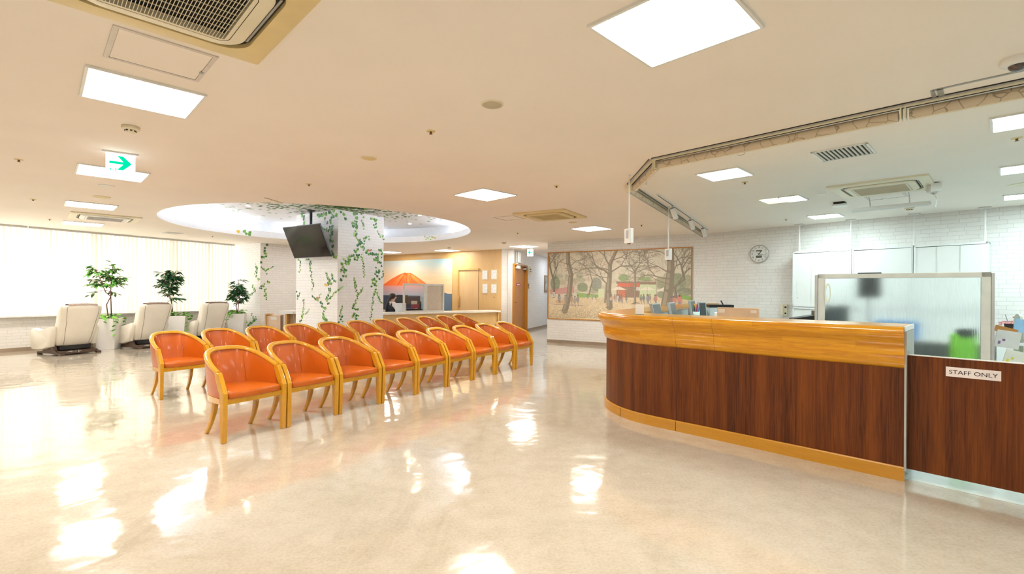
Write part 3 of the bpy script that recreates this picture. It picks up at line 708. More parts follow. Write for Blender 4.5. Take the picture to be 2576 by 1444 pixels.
ordn = ['first', 'second', 'third', 'fourth', 'fifth', 'sixth', 'seventh', 'eighth', 'ninth', 'tenth', 'eleventh']
ch0 = None
for row, (st, num, rn) in enumerate(((Vector((-2.402, 4.011)), 9, 'front'), (Vector((-4.075, 5.599)), 11, 'back'))):
    for k in range(num):
        if k == 0: lab = 'orange leather tub armchair with honey wood frame, nearest the viewer in the %s row' % rn
        elif k == num-1: lab = 'orange leather tub armchair at the far right end of the %s row' % rn
        else: lab = 'orange leather tub armchair, %s from the near left end of the %s row' % (ordn[k], rn)
        p = st+CD*(.583*k+.2785)+CB*.214; g = 'orange tub armchairs in the %s row' % rn
        rz = cz+random.uniform(-.012, .012)
        if ch0 is None: ch0 = make_chair(lab, g); ch0.location = (p.x, p.y, 0); ch0.rotation_euler = (0, 0, rz)
        else: dup(ch0, (p.x, p.y, 0), rz, lab, g)
# ---------------------------------------------------------------- massage chairs (local: faces -y, x to the right)
M_IVORY = plain('ivory_leather', (.80, .75, .65), .45, var=.03, scale=4)
M_BRBASE = plain('brown_chair_base', (.085, .052, .035), .4)
M_BRPAD = plain('brown_pad', (.20, .14, .105), .7, var=.15, scale=30)
def massage(label):
    r = thing('massage_chair', label, 'massage chair', (0, 0, 0), 0, 'massage chairs along the window')
    # back shell, leaning to +y
    m = MB(); rings = []
    for z, yb, th, w_ in ((.17, .15, .20, .50), (.20, .19, .24, .54), (.35, .26, .25, .58), (.5, .315, .24, .60), (.65, .37, .22, .62), (.78, .41, .20, .65), (.88, .435, .19, .66), (.94, .44, .17, .65), (.965, .43, .12, .60)):
        h = w_/2; rr_ = .05
        rings.append([(-h, yb-th, z), (-h-.012, yb-th*.5, z), (-h+.0, yb-.06, z), (-h+rr_*1.4, yb-.012, z), (-h*.4, yb, z), (h*.4, yb, z), (h-rr_*1.4, yb-.012, z), (h, yb-.06, z), (h+.012, yb-th*.5, z), (h, yb-th, z), (0, yb-th+.03, z)])
    m.loft(rings); m.build('back_shell', M_IVORY, r, smooth=True, autos=55)
    for s in (-1, 1): m = MB(); m.tube([(s*(w_/2-.07), yb-.010, z) for z, yb, w_ in ((.20, .19, .54), (.35, .26, .58), (.5, .315, .60), (.65, .37, .62), (.78, .41, .65), (.88, .435, .66), (.94, .44, .65))], .0025, 5); m.build('back_seam', M_BRBASE, r)
    m = MB(); m.loft([[(-.24, y, z), (-.1, y, z+.012), (.1, y, z+.012), (.24, y, z)] for y, z in ((.44, .955), (.40, .985), (.32, .985), (.25, .93), (.20, .80), (.12, .55))], closed=False, cap=False)
    m.build('head_pad', M_BRPAD, r, smooth=True)
    # arms
    side = [(.12, .30), (.10, .17), (-.10, .115), (-.35, .09), (-.50, .095), (-.56, .16), (-.585, .28), (-.57, .42), (-.53, .49), (-.46, .51), (-.36, .49), (-.24, .475), (-.10, .50), (.06, .54), (.16, .56), (.19, .50)]
    for s in (-1, 1):
        rings = []; cy = -.2; cz_ = .31
        for x, f in ((.285, .93), (.30, .985), (.335, 1.0), (.375, .985), (.395, .93)): rings.append([(s*x, cy+(y-cy)*f, cz_+(z-cz_)*f) for y, z in side])
        m = MB(); m.loft(rings); m.build('armrest', M_IVORY, r, smooth=True, autos=55)
    m = MB(); m.box(0, -.16, .36, .56, .62, .12); m.build('seat', M_BRPAD, r, bev=.04)
    m = MB(); m.box(0, -.46, .25, .54, .12, .30); m.build('leg_rest', M_IVORY, r, bev=.04)
    m = MB()
    for s in (-1, 1):
        pl_ = [(.36, .0), (.36, .035), (.26, .055), (.12, .09), (.06, .20), (-.02, .20), (-.12, .10), (-.34, .055), (-.44, .05), (-.44, .0), (-.40, .0), (-.36, .02), (.0, .03), (.28, .012), (.30, 0)]
        m.prism(pl_, s*.30-.035, s*.30+.035, 'x')
    m.box(0, .22, .05, .60, .16, .06).box(0, -.25, .06, .60, .14, .05); m.build('base', M_BRBASE, r, bev=.004)
    m = MB(); m.box(0, .10, .13, .50, .14, .07); m.build('motor_housing', M_BLACK, r)
    m = MB()
    for x in (-.02, .05, .10, .18): m.tube([(x, .31, .06), (x+.02, .315, .075), (x+.03, .30, .05)], .006, 6)
    m.box(.02, .305, .06, .012, .012, .04).box(.15, .305, .07, .05, .01, .02); m.build('connector', M_ALU, r)
    return r
mlab = ['ivory massage chair nearest the viewer on the left, with brown base', 'ivory massage chair in the middle of the three by the window', 'ivory massage chair farthest right behind the armchair rows']
mc = massage(mlab[0]); mc0 = Vector((-8.78, 9.62)); MDIR = Vector((.5, .865)); mrz = math.radians(262-180)
mc.location = (mc0.x, mc0.y, 0); mc.rotation_euler = (0, 0, math.radians(-112))
for k in (1, 2):
    p = mc0+MDIR*1.285*k; dup(mc, (p.x, p.y, 0), None, mlab[k])
# ---------------------------------------------------------------- planters
M_POT = plain('white_planter', (.80, .79, .77), .35, var=.02); M_SOIL = plain('dark_soil', (.05, .03, .02), .9)
def leafmat(name, lo, hi):
    mm, t, b = nt(name); oi = coord(t); f = noise(t, oi, 9, 2)
    t.links.new(ramp(t, f, [(.3, lo), (.7, hi)]), b.inputs['Base Color']); b.inputs['Roughness'].default_value = .35
    return mm
M_LEAF = leafmat('glossy_tree_leaf', (.035, .16, .035), (.13, .34, .05)); M_POTHOS = leafmat('pothos_leaf', (.06, .30, .02), (.25, .55, .06)); M_LEAFD = leafmat('dark_tree_leaf', (.012, .085, .035), (.05, .20, .06))
M_TRUNK = plain('reddish_stem', (.16, .07, .055), .6)
def leaf(m, p, d, L, W, droop=.25):
    d = Vector(d).normalized(); up = Vector((0, 0, 1)); s = d.cross(up); s = s.normalized() if s.length > .01 else Vector((1, 0, 0)); u = s.cross(d)
    s = (s*math.cos(.3)+u*math.sin(random.uniform(-.6, .6))).normalized(); p = Vector(p)
    st = [(0, .05), (.25, .75), (.5, 1), (.75, .72), (1, .03)]; vs = []
    for f, wd in st:
        c = p+d*L*f-Vector((0, 0, 1))*droop*L*f*f
        vs += [c-s*W*wd/2+u*W*.12*wd, c, c+s*W*wd/2+u*W*.12*wd]
    m.add(vs, [(i*3+j, i*3+j+1, i*3+j+4, i*3+j+3) for i in range(4) for j in range(2)])
def planter(x, y, h, seed, label, trees, lean, dark, reach):
    random.seed(seed)
    r = thing('potted_tree', label, 'potted plant', (x, y, 0), math.radians(20), 'potted trees by the window')
    m = MB(); a, b_ = .155, .205
    sq = lambda k, z: [(-k, -k, z), (k, -k, z), (k, k, z), (-k, k, z)]
    m.loft([sq(a, 0), sq(b_, .66), sq(b_-.025, .66), sq(b_-.03, .60)]); m.build('planter', M_POT, r, bev=.004)
    m = MB(); m.box(0, 0, .615, .33, .33, .02); m.build('soil', M_SOIL, r)
    m = MB(); tips = []
    for (bx, by, pts) in trees:
        P = [Vector((bx, by, .6))]+[Vector(q) for q in pts]; m.tube(P, [.012-.006*i/len(P) for i in range(len(P))], 7)
        tips.append(P)
    lv = MB()
    for P in tips:
        for i in range(reach[0]):
            f = random.random()**.8; a0 = P[-2]; a1 = P[-1]; base = a0.lerp(a1, f); ang = random.uniform(0, 2*PI)
            el = random.uniform(-.5, 1.15); ln = reach[1]*random.uniform(.35, 1)*(1.15-.5*f)
            e = base+Vector((math.cos(ang)*math.cos(el), math.sin(ang)*math.cos(el), math.sin(el)))*ln
            mid = base.lerp(e, .5)+Vector((0, 0, .02)); m.tube([base, mid, e], [.005, .004, .002], 5)
            for k in range(random.randint(6, 9)):
                g = random.uniform(.35, 1.05); q = base.lerp(e, min(g, 1)); an = ang+random.uniform(-1.3, 1.3); z = random.uniform(-.5, .5)
                leaf(lv, q, (math.cos(an), math.sin(an), z), random.uniform(.11, .18), random.uniform(.04, .062))
    m.build('stem', M_TRUNK, r, smooth=True); lv.build('tree_leaves', M_LEAFD if dark else M_LEAF, r, smooth=True)
    pv = MB(); vine = MB()
    for k in range(55):
        an = random.uniform(0, 2*PI); rd = random.uniform(.02, .19); q = Vector((rd*math.cos(an), rd*math.sin(an), .64+random.uniform(0, .10)))
        leaf(pv, q, (math.cos(an), math.sin(an), random.uniform(-.1, .6)), random.uniform(.07, .11), random.uniform(.05, .075))
    for k in range(7):
        an = random.uniform(0, 2*PI); P = []; q = Vector((.15*math.cos(an), .15*math.sin(an), .68)); v = Vector((math.cos(an)*.07, math.sin(an)*.07, .02)); n_ = random.randint(3, 6)
        for j in range(n_): P.append(q.copy()); q = q+v; v = v*.55+Vector((0, 0, -.045)); leaf(pv, q, (math.cos(an+j), math.sin(an+j), -.5), .075, .06)
        vine.tube(P, .003, 5)
    vine.build('trailing_vine', M_POTHOS, r); pv.build('pothos_leaves', M_POTHOS, r, smooth=True)
planter(-8.62, 10.33, 1.86, 3, 'tall potted tree with loose light green leaves beside the nearest massage chair', [(0, 0, [(-.04, .0, .95), (.02, .03, 1.12), (-.06, 0, 1.22), (-.22, 0, 1.68)]), (.05, 0, [(.02, .04, 1.1), (.02, .03, 1.25), (.05, .05, 1.76)])], 0, False, (20, .30))
planter(-7.95, 11.49, 1.8, 5, 'tall potted tree with dense dark leaves behind the middle massage chair', [(-.12, 0, [(-.12, 0, .9), (-.14, 0, 1.05), (-.26, 0, 1.66)]), (-.1, .05, [(-.14, .05, 1.0), (-.2, .05, 1.12), (-.08, .1, 1.66)])], 0, True, (30, .28))
planter(-7.24, 12.72, 1.7, 9, 'smaller potted tree with slender dark leaves in the far corner by the ivy', [(0, 0, [(-.02, 0, .9), (0, 0, 1.0), (.02, 0, 1.56)]), (0, 0, [(.04, 0, .95), (.08, 0, 1.3)])], 0, True, (24, .27))
random.seed(11)
#PART4
# ---------------------------------------------------------------- helpers for things on walls
class WF:
    def __init__(s, p, q, off=0):
        s.d = (q-p).normalized(); s.n = Vector((s.d.y, -s.d.x)); s.p = p+s.n*off; s.q = q+s.n*off; s.rz = math.atan2(s.d.y, s.d.x)
    def sz(s, x, y):
        v = onwall(x, y, s.p, s.q); return ((Vector((v.x, v.y))-s.p).dot(s.d), v.z)
    def at(s, a, z=0, o=0): v = s.p+s.d*a+s.n*o; return (v.x, v.y, z)
WC = WF(M1, O1); WM = WF(M0, M1); WR = WF(K1, F1) if 'K2' not in globals() else WF(K2, F1); WG = WF(F2, G1)
# ---------------------------------------------------------------- television on a ceiling pole
tp = Vector((-4.227, 10.13)); fz = math.atan2(-.849, -.528)
tv = thing('television', 'black flat television tilted down from a ceiling pole in front of the ivy pillar', 'television', (tp.x, tp.y, 0), math.atan2(-.528, .849))
# local x = screen right to left as seen; local -y faces the viewer
m = MB(); m.tube([(0, .0, RT), (0, .0, 2.42)], .028, 16); m.lathe([(.075, RT), (.075, RT-.02), (.03, RT-.03)], 24); m.build('ceiling_pole', M_BLACK, tv, smooth=True, autos=50)
TT = Matrix.Translation((.02, -.02, 2.33)) @ Matrix.Rotation(math.radians(24), 4, 'X')
m = MB(); m.box(0, -.09, 0, 1.22, .04, .70).xf(TT); m.build('casing', M_BLACK, tv, bev=.006)
m = MB(); m.box(0, -.1115, .004, 1.195, .002, .67).xf(TT); m.build('screen', plain('dark_screen', (.012, .011, .010), .12, spec=.7), tv)
m = MB(); m.box(0, -.112, -.343, 1.22, .004, .012).xf(TT); m.build('bottom_strip', plain('silver_strip', (.45, .45, .46), .3, .3), tv)
m = MB(); m.box(0, -.04, .0, .5, .06, .35).xf(TT); m.box(0, -.01, 2.40, .12, .10, .14); m.build('bracket', M_BLACK, tv)
# ---------------------------------------------------------------- arrow signs
E_SIGN = emis('lit_sign_white', (.95, 1, 1), 1.5); E_GREEN = emis('lit_sign_green', (.0, .42, .22), 1.0)
def arrow_sign(x, y, rz, w_, h_, drop, label, flip):
    r = thing('exit_sign', label, 'exit sign', (x, y, CEIL), rz, 'lit arrow signs')
    m = MB(); m.box(0, 0, -.008, w_*1.25, .05, .016); m.build('mount', M_WHITE, r)
    m = MB(); m.box(0, 0, -drop-h_/2, w_, .03, h_); m.build('case', E_SIGN, r)
    f = -1 if flip else 1; z = -drop-h_*.46
    P = [(-.40, -.06), (.10, -.06), (-.12, -.33), (.09, -.33), (.40, 0), (.09, .33), (-.12, .33), (.10, .06), (-.40, .06)]
    m = MB(); m.prism([(f*u*w_*.95, z+v_*h_) for u, v_ in P], -.0175, -.0155, 'y'); m.build('arrow', E_GREEN, r)
    m = MB()
    for u, hh in ((-.34, .10), (-.16, .12), (-.24, .03)): m.box(f*u*w_, -.0165, z-.33*h_, .008*w_/.22, .002, hh*h_)
    m.build('pictogram', E_GREEN, r)
arrow_sign(-3.67, 4.52, math.radians(38), .215, .195, .014, 'lit white sign with a green right arrow hanging from the left ceiling', False)
arrow_sign(.53, 14.2, math.radians(-8), .17, .20, .03, 'small lit sign with a green left arrow hanging in the corridor', True)
# ---------------------------------------------------------------- clock and phone on the office wall
s_, z_ = WC.sz(1911, 639)
r = thing('wall_clock', 'round wall clock with grey rim reading about quarter past one', 'clock', WC.at(s_, z_), WC.rz)
R_ = .178; RX = Matrix.Rotation(PI/2, 4, 'X')
m = MB(); m.lathe([(R_*.98, .0), (R_, .012), (R_, .035), (R_*.93, .045), (R_*.92, .03)], 48).xf(RX); m.build('rim', plain('clock_rim', (.48, .43, .40), .35, .2), r, smooth=True, autos=40)
m = MB(); m.lathe([(R_*.92, .028), (R_*.92, .033)], 48).xf(RX); m.build('dial', plain('clock_dial', (.74, .76, .73), .5), r)
for k in range(12):
    a = PI/2-2*PI*(k+1)/12; text(str(k+1), .048, 'numeral', M_BLACK, r, (R_*.73*math.cos(a), -.0342, R_*.73*math.sin(a)), (PI/2, 0, 0))
for zz, hh in ((.062, .026), (-.055, .045)): m = MB(); m.box(0, -.034, zz, .115, .003, hh); m.build('display_window', plain('clock_lcd', (.12, .12, .10), .2), r)
def hand(a, L, w_, mt, name, y=-.038, tail=.02):
    a = math.radians(90-a); m = MB(); c, s = math.cos(a), math.sin(a)
    m.tube([(-c*tail, y, -s*tail), (c*L, y, s*L)], w_, 6); m.build(name, mt, r)
hand(40, .065, .0055, M_BLACK, 'hour_hand'); hand(105, .13, .0035, M_BLACK, 'minute_hand'); hand(300, .05, .0022, M_BLACK, 'second_hand', -.041)
s_, z_ = WC.sz(1975, 780)
r = thing('wall_telephone', 'cream wall telephone left of the white cabinets', 'telephone', WC.at(s_, z_), WC.rz)
m = MB(); m.box(0, -.025, 0, .105, .05, .225); m.build('body', M_CREAMWH, r, bev=.008)
m = MB(); m.box(-.03, -.065, 0, .042, .035, .21); m.build('handset', M_CREAMWH, r, bev=.012)
m = MB(); m.box(.025, -.052, .055, .035, .004, .03).box(.025, -.052, -.06, .03, .004, .03); m.build('keypad', M_BLACK, r)
m = MB(); m.tube([(-.01, -.03, -.11), (-.03, -.04, -.17), (.0, -.03, -.22), (.01, -.02, -.30)], .006, 6); m.build('cord', M_CREAMWH, r)
# ---------------------------------------------------------------- white cabinets
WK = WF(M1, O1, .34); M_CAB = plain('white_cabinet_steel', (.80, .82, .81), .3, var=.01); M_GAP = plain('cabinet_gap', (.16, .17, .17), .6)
ex = [WK.sz(x, 640)[0] for x in (1993, 2142, 2297, 2487)]; TOPZ = WK.sz(2297, 617)[1]; MIDZ = WK.sz(1996, 771)[1]
for k in range(3):
    a, b_ = ex[k]+.004, ex[k+1]-.004; L = b_-a
    pos = ['left', 'middle', 'right'][k]
    for z0, z1, nm, lab in ((0, MIDZ-.008, 'lower', 'white lower cabinet standing on the office floor, %s of three' % pos), (MIDZ, TOPZ, 'upper', 'white upper cabinet with sliding doors below the ceiling props, %s of three' % pos)):
        r = thing('storage_cabinet', lab, 'cabinet', WK.at(a), WK.rz, 'white storage cabinets')
        m = MB(); D_ = .335; y0 = .006
        m.box(.0125, y0+D_/2, (z0+z1)/2, .025, D_-.01, z1-z0).box(L-.0125, y0+D_/2, (z0+z1)/2, .025, D_-.01, z1-z0).box(L/2, y0+D_/2, z1-.015, L, D_-.01, .03).box(L/2, y0+D_/2, z0+.02, L, D_-.01, .04).box(L/2, y0+D_-.012, (z0+z1)/2, L, .012, z1-z0)
        m.build('carcass', M_CAB, r)
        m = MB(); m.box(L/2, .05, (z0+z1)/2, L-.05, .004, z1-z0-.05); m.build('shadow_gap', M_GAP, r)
        for j in range(3):
            w_ = (L-.05)/3; m = MB(); m.box(.025+w_*(j+.5), (.030, .018, .006)[j], (z0+z1)/2, w_+.012, .012, z1-z0-.075); dr = m.build('sliding_door', M_CAB, r)
            if j != 1:
                m = MB(); hx = .025+w_*j+(.05 if j == 0 else w_-.05); hz = z0+.32 if nm == 'upper' else z1-.30
                m.box(hx, (.030, .018, .006)[j]-.008, hz, .014, .006, .22); m.build('handle', M_WHITE, dr)
                if nm == 'upper': m = MB(); m.box(hx, (.030, .018, .006)[j]-.008, hz-.16, .014, .006, .014); m.build('lock', M_GREY, dr)
for x, wh in ((2011, 'leftmost'), (2141, 'second from left'), (2301, 'third from left'), (2478, 'rightmost')):
    W8 = WF(M1, O1, .17); s_ = W8.sz(x, 560)[0]
    r = thing('ceiling_prop', 'white tension prop between cabinet top and ceiling, '+wh, 'prop', W8.at(s_), 0, 'ceiling props on the cabinets')
    m = MB(); m.tube([(0, 0, TOPZ+.01), (0, 0, CEIL-.02)], .014, 12); m.lathe([(.022, TOPZ+.004), (.018, TOPZ+.18)], 12); m.build('rod', M_WHITE, r, smooth=True, autos=50)
    m = MB(); m.box(0, 0, CEIL-.012, .14, .09, .02, WK.rz); m.build('top_plate', M_WHITE, r, bev=.004)
    m = MB(); m.box(0, 0, TOPZ+.008, .10, .07, .01, WK.rz); m.build('foot_plate', M_WHITE, r)
# ---------------------------------------------------------------- translucent partition
pa, pb = Vector((3.45, 5.45)), Vector((4.61, 4.65)); WP = WF(pa, pb); L = (pb-pa).length
r = thing('office_partition', 'large translucent ribbed office partition with beige metal frame', 'partition', (pa.x, pa.y, 0), WP.rz)
M_PFR = plain('beige_frame', (.62, .57, .50), .4, .15)
m = MB()
for x in (.035, L-.035): m.box(x, 0, .79, .07, .035, 1.42)
m.box(L/2, 0, 1.475, L, .035, .05).box(L/2, 0, .14, L, .035, .08); m.build('frame', M_PFR, r, bev=.004)
m = MB(); m.box(-.012, 0, .75, .022, .05, 1.48).box(L+.012, 0, .75, .022, .05, 1.48); m.build('end_post', M_ALU, r)
m = MB(); m.box(-.02, .25, .75, .02, .46, 1.48); m.build('return_edge', plain('tan_edge', (.48, .40, .25), .5), r)
mm, t, b = nt('ribbed_translucent_sheet'); b.inputs['Base Color'].default_value = (.93, .96, .95, 1); b.inputs['Transmission Weight'].default_value = 1
b.inputs['Roughness'].default_value = .34; b.inputs['IOR'].default_value = 1.12
wv = t.nodes.new('ShaderNodeTexWave'); wv.inputs['Scale'].default_value = 28; t.links.new(coord(t), wv.inputs['Vector']); bump(t, b, wv.outputs['Fac'], .5, .004)
m = MB(); m.box(L/2, 0, .815, L-.14, .006, 1.27); m.build('ribbed_sheet', mm, r)
for x in (.1, L-.1): m = MB(); m.box(x, 0, .03, .05, .40, .06); m.build('foot', M_PFR, r)
m = MB(); m.tube([(.095+.022*math.cos(a), -.03, 1.29+.10*math.sin(a)) for a in np.linspace(0, 2*PI, 25)], .007, 8, cap=False); m.build('handset_hook', M_CREAMWH, r)
# ---------------------------------------------------------------- office furniture behind the counter
M_DESK = plain('pale_desk_top', (.56, .55, .52), .4)
def desk(p, q, d0, d1, label, z=.72):
    W_ = WF(p, q); L = (q-p).length
    r = thing('office_desk', label, 'desk', (p.x, p.y, 0), W_.rz, 'desks behind the counter')
    m = MB(); m.box(L/2, -(d0+d1)/2, z-.015, L, d1-d0, .03); m.build('desk_top', M_DESK, r, bev=.003)
    for x in (.03, L-.03): m = MB(); m.box(x, -(d0+d1)/2, (z-.03)/2, .03, d1-d0-.04, z-.03); m.build('side_panel', M_GREY, r)
    m = MB(); m.box(L/2, -d0-.03, .5, L-.06, .015, .38); m.build('modesty_panel', M_GREY, r)
n0 = CN[0]
desk(Vector((1.62, 4.98)), Vector((2.78, 3.83)), -.44, .02, 'office desk behind the straight front of the reception counter')
pI = Vector((1.40, 6.13))+NA*.41
desk(pI+DA*.15, pI+DA*2.4, 0, .55, 'office desk behind the counter arm that runs back to the wall')
def monitor(x, y, rz, w_, h_, top, tilt, label, back=M_GREY, zb=.72, stickers=False, front=True):
    r = thing('computer_monitor', label, 'monitor', (x, y, 0), rz, 'computer monitors of the office')
    T_ = Matrix.Translation((0, 0, top-h_/2)) @ Matrix.Rotation(math.radians(tilt), 4, 'X')
    m = MB(); m.box(0, 0, 0, w_, .035, h_).xf(T_); m.build('casing', back, r, bev=.005)
    m = MB(); m.box(0, -.019, 0, w_-.03, .002, h_-.03).xf(T_); m.build('screen', plain('grey_screen', (.06, .075, .08), .25), r)
    m = MB(); m.box(0, .05, (zb+.02+top-h_/2)/2, .05, .025, top-h_/2-zb+.06); m.build('stand', M_GREY, r)
    m = MB(); m.lathe([(.09, zb), (.09, zb+.012), (.03, zb+.02)], 20, 0, .05); m.build('stand_base', M_GREY, r)
    if stickers:
        for sx, sw, sh in ((w_/2-.045, .06, .036), (-w_/2+.045, .05, .028)):
            m = MB(); m.box(sx, .0186, h_/2-.035, sw, .002, sh).xf(T_); st_ = m.build('label_sticker', plain('sticker_pale', (.80, .68, .55), .5), r)
    return r
fa = math.atan2(DA.y, DA.x)
monitor(1.63, 5.42, math.radians(60), .36, .28, 1.162, -12, 'grey monitor seen edge on behind the counter bend, nearest of three')
monitor(2.05, 6.14, math.radians(62), .36, .28, 1.160, -12, 'grey monitor seen edge on behind the counter, middle of three')
monitor(2.70, 7.20, math.radians(60), .38, .30, 1.168, -10, 'grey monitor seen edge on beside the pen cup, farthest of three')
monitor(2.62, 6.66, math.radians(18), .13, .22, 1.155, -6, 'narrow grey screen standing behind the pen cup')
monitor(2.224, 4.76, math.atan2(-.64, .768)+PI, .385, .30, 1.137, 4, 'large beige monitor back with two stickers rising above the counter', back=plain('beige_monitor_back', (.66, .45, .29), .4), stickers=True)
r = thing('desk_sign_holder', 'small white card holder standing on the counter top near its rounded corner', 'sign holder', (1.27, 4.80, 1.0605), math.radians(-8))
m = MB(); m.box(0, 0, .05, .082, .004, .10); m.build('card', M_WHITE, r)
m = MB(); m.box(0, .012, .004, .082, .035, .006); m.build('foot', M_GREY, r)
r = thing('paper_tray', 'grey paper tray under the pen cup behind the counter', 'tray', (2.42, 6.42, .72), math.radians(10)); m = MB(); m.box(0, 0, .11, .30, .24, .22); m.build('tray_body', M_GREY, r, bev=.01)
m = MB(); m.box(0, -.10, .17, .26, .03, .03); m.build('tray_front', M_WHITE, r)
r = thing('pen_cup', 'clear cup full of coloured pens behind the counter', 'pen cup', (2.46, 6.44, .94), 0)
m = MB(); m.lathe([(.035, 0), (.045, .09), (.042, .09), (.032, .004)], 16); m.build('cup', plain('clear_mint_plastic', (.60, .78, .74), .15), r, smooth=True)
pc = [(.75, .02, .02), (.02, .05, .35), (.75, .45, .02), (.02, .30, .10), (.05, .05, .05), (.45, .02, .10), (.03, .20, .60)]
for k, c_ in enumerate(pc):
    a = k*.9; m = MB(); m.tube([(.01*math.cos(a), .01*math.sin(a), .02), (.045*math.cos(a), .045*math.sin(a), .165+.015*(k % 3))], .006, 6); m.build('pen', plain('pen_%s' % ['red', 'navy', 'amber', 'green', 'black', 'crimson', 'blue'][k], c_, .3), r)
r = thing('card_terminal', 'small white wedge shaped card reader left of the beige monitor', 'card reader', (2.10, 4.93, .705), math.radians(20))
m = MB(); m.box(0, 0, .19, .06, .08, .38, 0, .5, .8); m.build('body', M_WHITE, r, bev=.008); m = MB(); m.box(.028, 0, .34, .006, .05, .07, .3); m.build('screen', M_BLACK, r)
r = thing('tissue_box', 'dark blue box on the desk between the grey monitors', 'box', (2.36, 6.42, .72), math.radians(60)) if False else None
# printer on a stand
r = thing('printer', 'black topped printer with clear bin in front of the brick wall', 'printer', (3.62, 8.50, 0), math.radians(-10))
m = MB(); m.box(0, 0, .44, .36, .34, .88); m.build('stand', M_GREY, r)
m = MB(); m.box(-.03, 0, .955, .26, .30, .15); m.build('clear_bin', plain('cloudy_plastic', (.62, .70, .72), .2), r)
m = MB(); m.box(.03, 0, 1.055, .40, .32, .05); m.tube([(.07, -.1, 1.07), (.03, -.1, 1.15)], .012, 8); m.build('lid', M_BLACK, r, bev=.006)
m = MB(); m.box(-.08, 0, 1.09, .16, .2, .02); m.build('papers', plain('kraft_paper', (.50, .33, .17), .7), r)
r = thing('office_machine', 'black machine with a sloping lid in front of the white cabinets', 'office machine', (3.88, 6.32, 0), math.radians(-20))
m = MB(); m.box(0, 0, .46, .34, .30, .92); m.build('stand', M_GREY, r)
m = MB(); m.prism([(-.20, .93), (-.20, .955), (.06, 1.005), (.06, 1.06), (.16, 1.06), (.16, .93)], -.13, .13, 'y'); m.build('lid', M_BLACK, r, bev=.004)
# green chair, boxes behind the partition
r = thing('office_chair', 'green and black office chair blurred behind the translucent partition', 'office chair', (4.90, 5.52, 0), math.radians(200))
m = MB(); m.box(0, .22, .68, .44, .06, .36); m.build('backrest', plain('lime_fabric', (.25, .62, .06), .8), r, bev=.04)
m = MB(); m.box(0, 0, .46, .46, .44, .08); m.build('seat', M_BLACK, r, bev=.03)
m = MB(); m.box(0, .235, .86, .30, .05, .10); m.build('headrest', M_BLACK, r, bev=.02)
m = MB(); m.tube([(0, 0, .08), (0, 0, .44)], .025, 12); m.build('gas_column', M_BLACK, r)
for k in range(5):
    a = 2*PI*k/5; m = MB(); m.tube([(0, 0, .09), (.26*math.cos(a), .26*math.sin(a), .06), (.27*math.cos(a), .27*math.sin(a), .0)], [.02, .015, .02], 8); m.build('leg', M_BLACK, r)
desk(Vector((4.05, 7.0)), Vector((5.45, 5.5)), -.58, 0, 'office desk blurred behind the translucent partition')
c_ = Vector((4.45, 6.85)); monitor(4.52, 6.74, math.radians(-20), .30, .34, 1.12, 0, 'dark monitor on the desk behind the partition, low at left', back=M_BLACK)
r = thing('binder_stack', 'blue binders lying on the desk behind the partition', 'binders', (5.0, 6.30, .72), math.radians(-46))
m = MB(); m.box(0, 0, .08, .48, .26, .16).box(.02, 0, .19, .44, .24, .05); m.build('binder', plain('blue_card', (.10, .28, .62), .5), r, bev=.006)
r = thing('monitor_arm_screen', 'small black screen raised on a tall pole behind the partition', 'screen', (4.83, 6.53, 0), math.radians(-30))
m = MB(); m.tube([(0, .03, .72), (0, .03, 1.4)], .018, 10); m.lathe([(.12, .72), (.12, .735)], 20); m.build('pole', M_GREY, r)
m = MB(); m.box(0, 0, 1.40, .26, .04, .34); m.build('casing', M_BLACK, r, bev=.006)
# ---------------------------------------------------------------- things at the right edge
WL2 = WF(M1, O1, .46); s0, zt = WL2.sz(2507, 835); s1 = s0+1.1
r = thing('low_cabinet', 'low white cabinet against the brick wall at the right edge', 'cabinet', WL2.at(s0), WL2.rz)
m = MB(); m.box(.55, .21, zt/2, 1.1, .42, zt); m.build('carcass', M_CAB, r, bev=.004)
m = MB(); m.box(.55, -.003, zt/2, 1.06, .006, zt-.10); m.build('door', M_CAB, r)
bs = WL2.at(s0+.16, zt, -.16)
r = thing('wire_basket', 'dark woven basket with pink checked cloth on the low white cabinet', 'basket', bs, WL2.rz)
m = MB(); sq = lambda a, b_, z: [(-a, -b_, z), (a, -b_, z), (a, b_, z), (-a, b_, z)]
m.loft([sq(.075, .06, .0), sq(.10, .08, .135), sq(.092, .072, .135), sq(.070, .055, .01)]); m.build('basket_body', plain('dark_brown_wicker', (.035, .022, .020), .7, var=.4, scale=60), r)
m = MB(); m.loft([[(x*(1+.06*math.sin(k*2.3+i)), y, z+.006*math.sin(k*3+i)) for k, (x, y) in enumerate([(-.11, -.09), (0, -.092), (.11, -.09), (.11, .09), (0, .09), (-.11, .09)])] for i, z in enumerate((.118, .140, .150))], cap=False); m.box(-.13, -.05, .115, .03, .05, .05, .2); m.build('checked_cloth', plain('pink_check_cloth', (.72, .32, .33), .8, var=.5, scale=60), r)
m = MB(); m.lathe([(.02, .03), (.02, .17), (.008, .18), (.008, .20)], 12, .01, 0); m.build('bottle', M_WHITE, r, smooth=True); m = MB(); m.box(.01, 0, .208, .045, .02, .016); m.build('bottle_pump', plain('red_plastic', (.65, .03, .02), .3), r)
m = MB(); m.tube([(-.05, 0, .10), (-.085, .0, .24)], .006, 6); m.build('metal_ladle', M_ALU, r)
r = thing('pump_bottle', 'clear white pump bottle beside the dark basket', 'bottle', WL2.at(s0+.34, zt, -.14), 0)
m = MB(); m.lathe([(.045, 0), (.045, .16), (.03, .19), (.012, .20), (.012, .235)], 18); m.build('bottle_body', plain('milky_bottle', (.82, .84, .83), .2), r, smooth=True, autos=50)
m = MB(); m.tube([(0, 0, .235), (0, 0, .255), (-.07, 0, .26)], .007, 8); m.build('pump_head', M_WHITE, r)
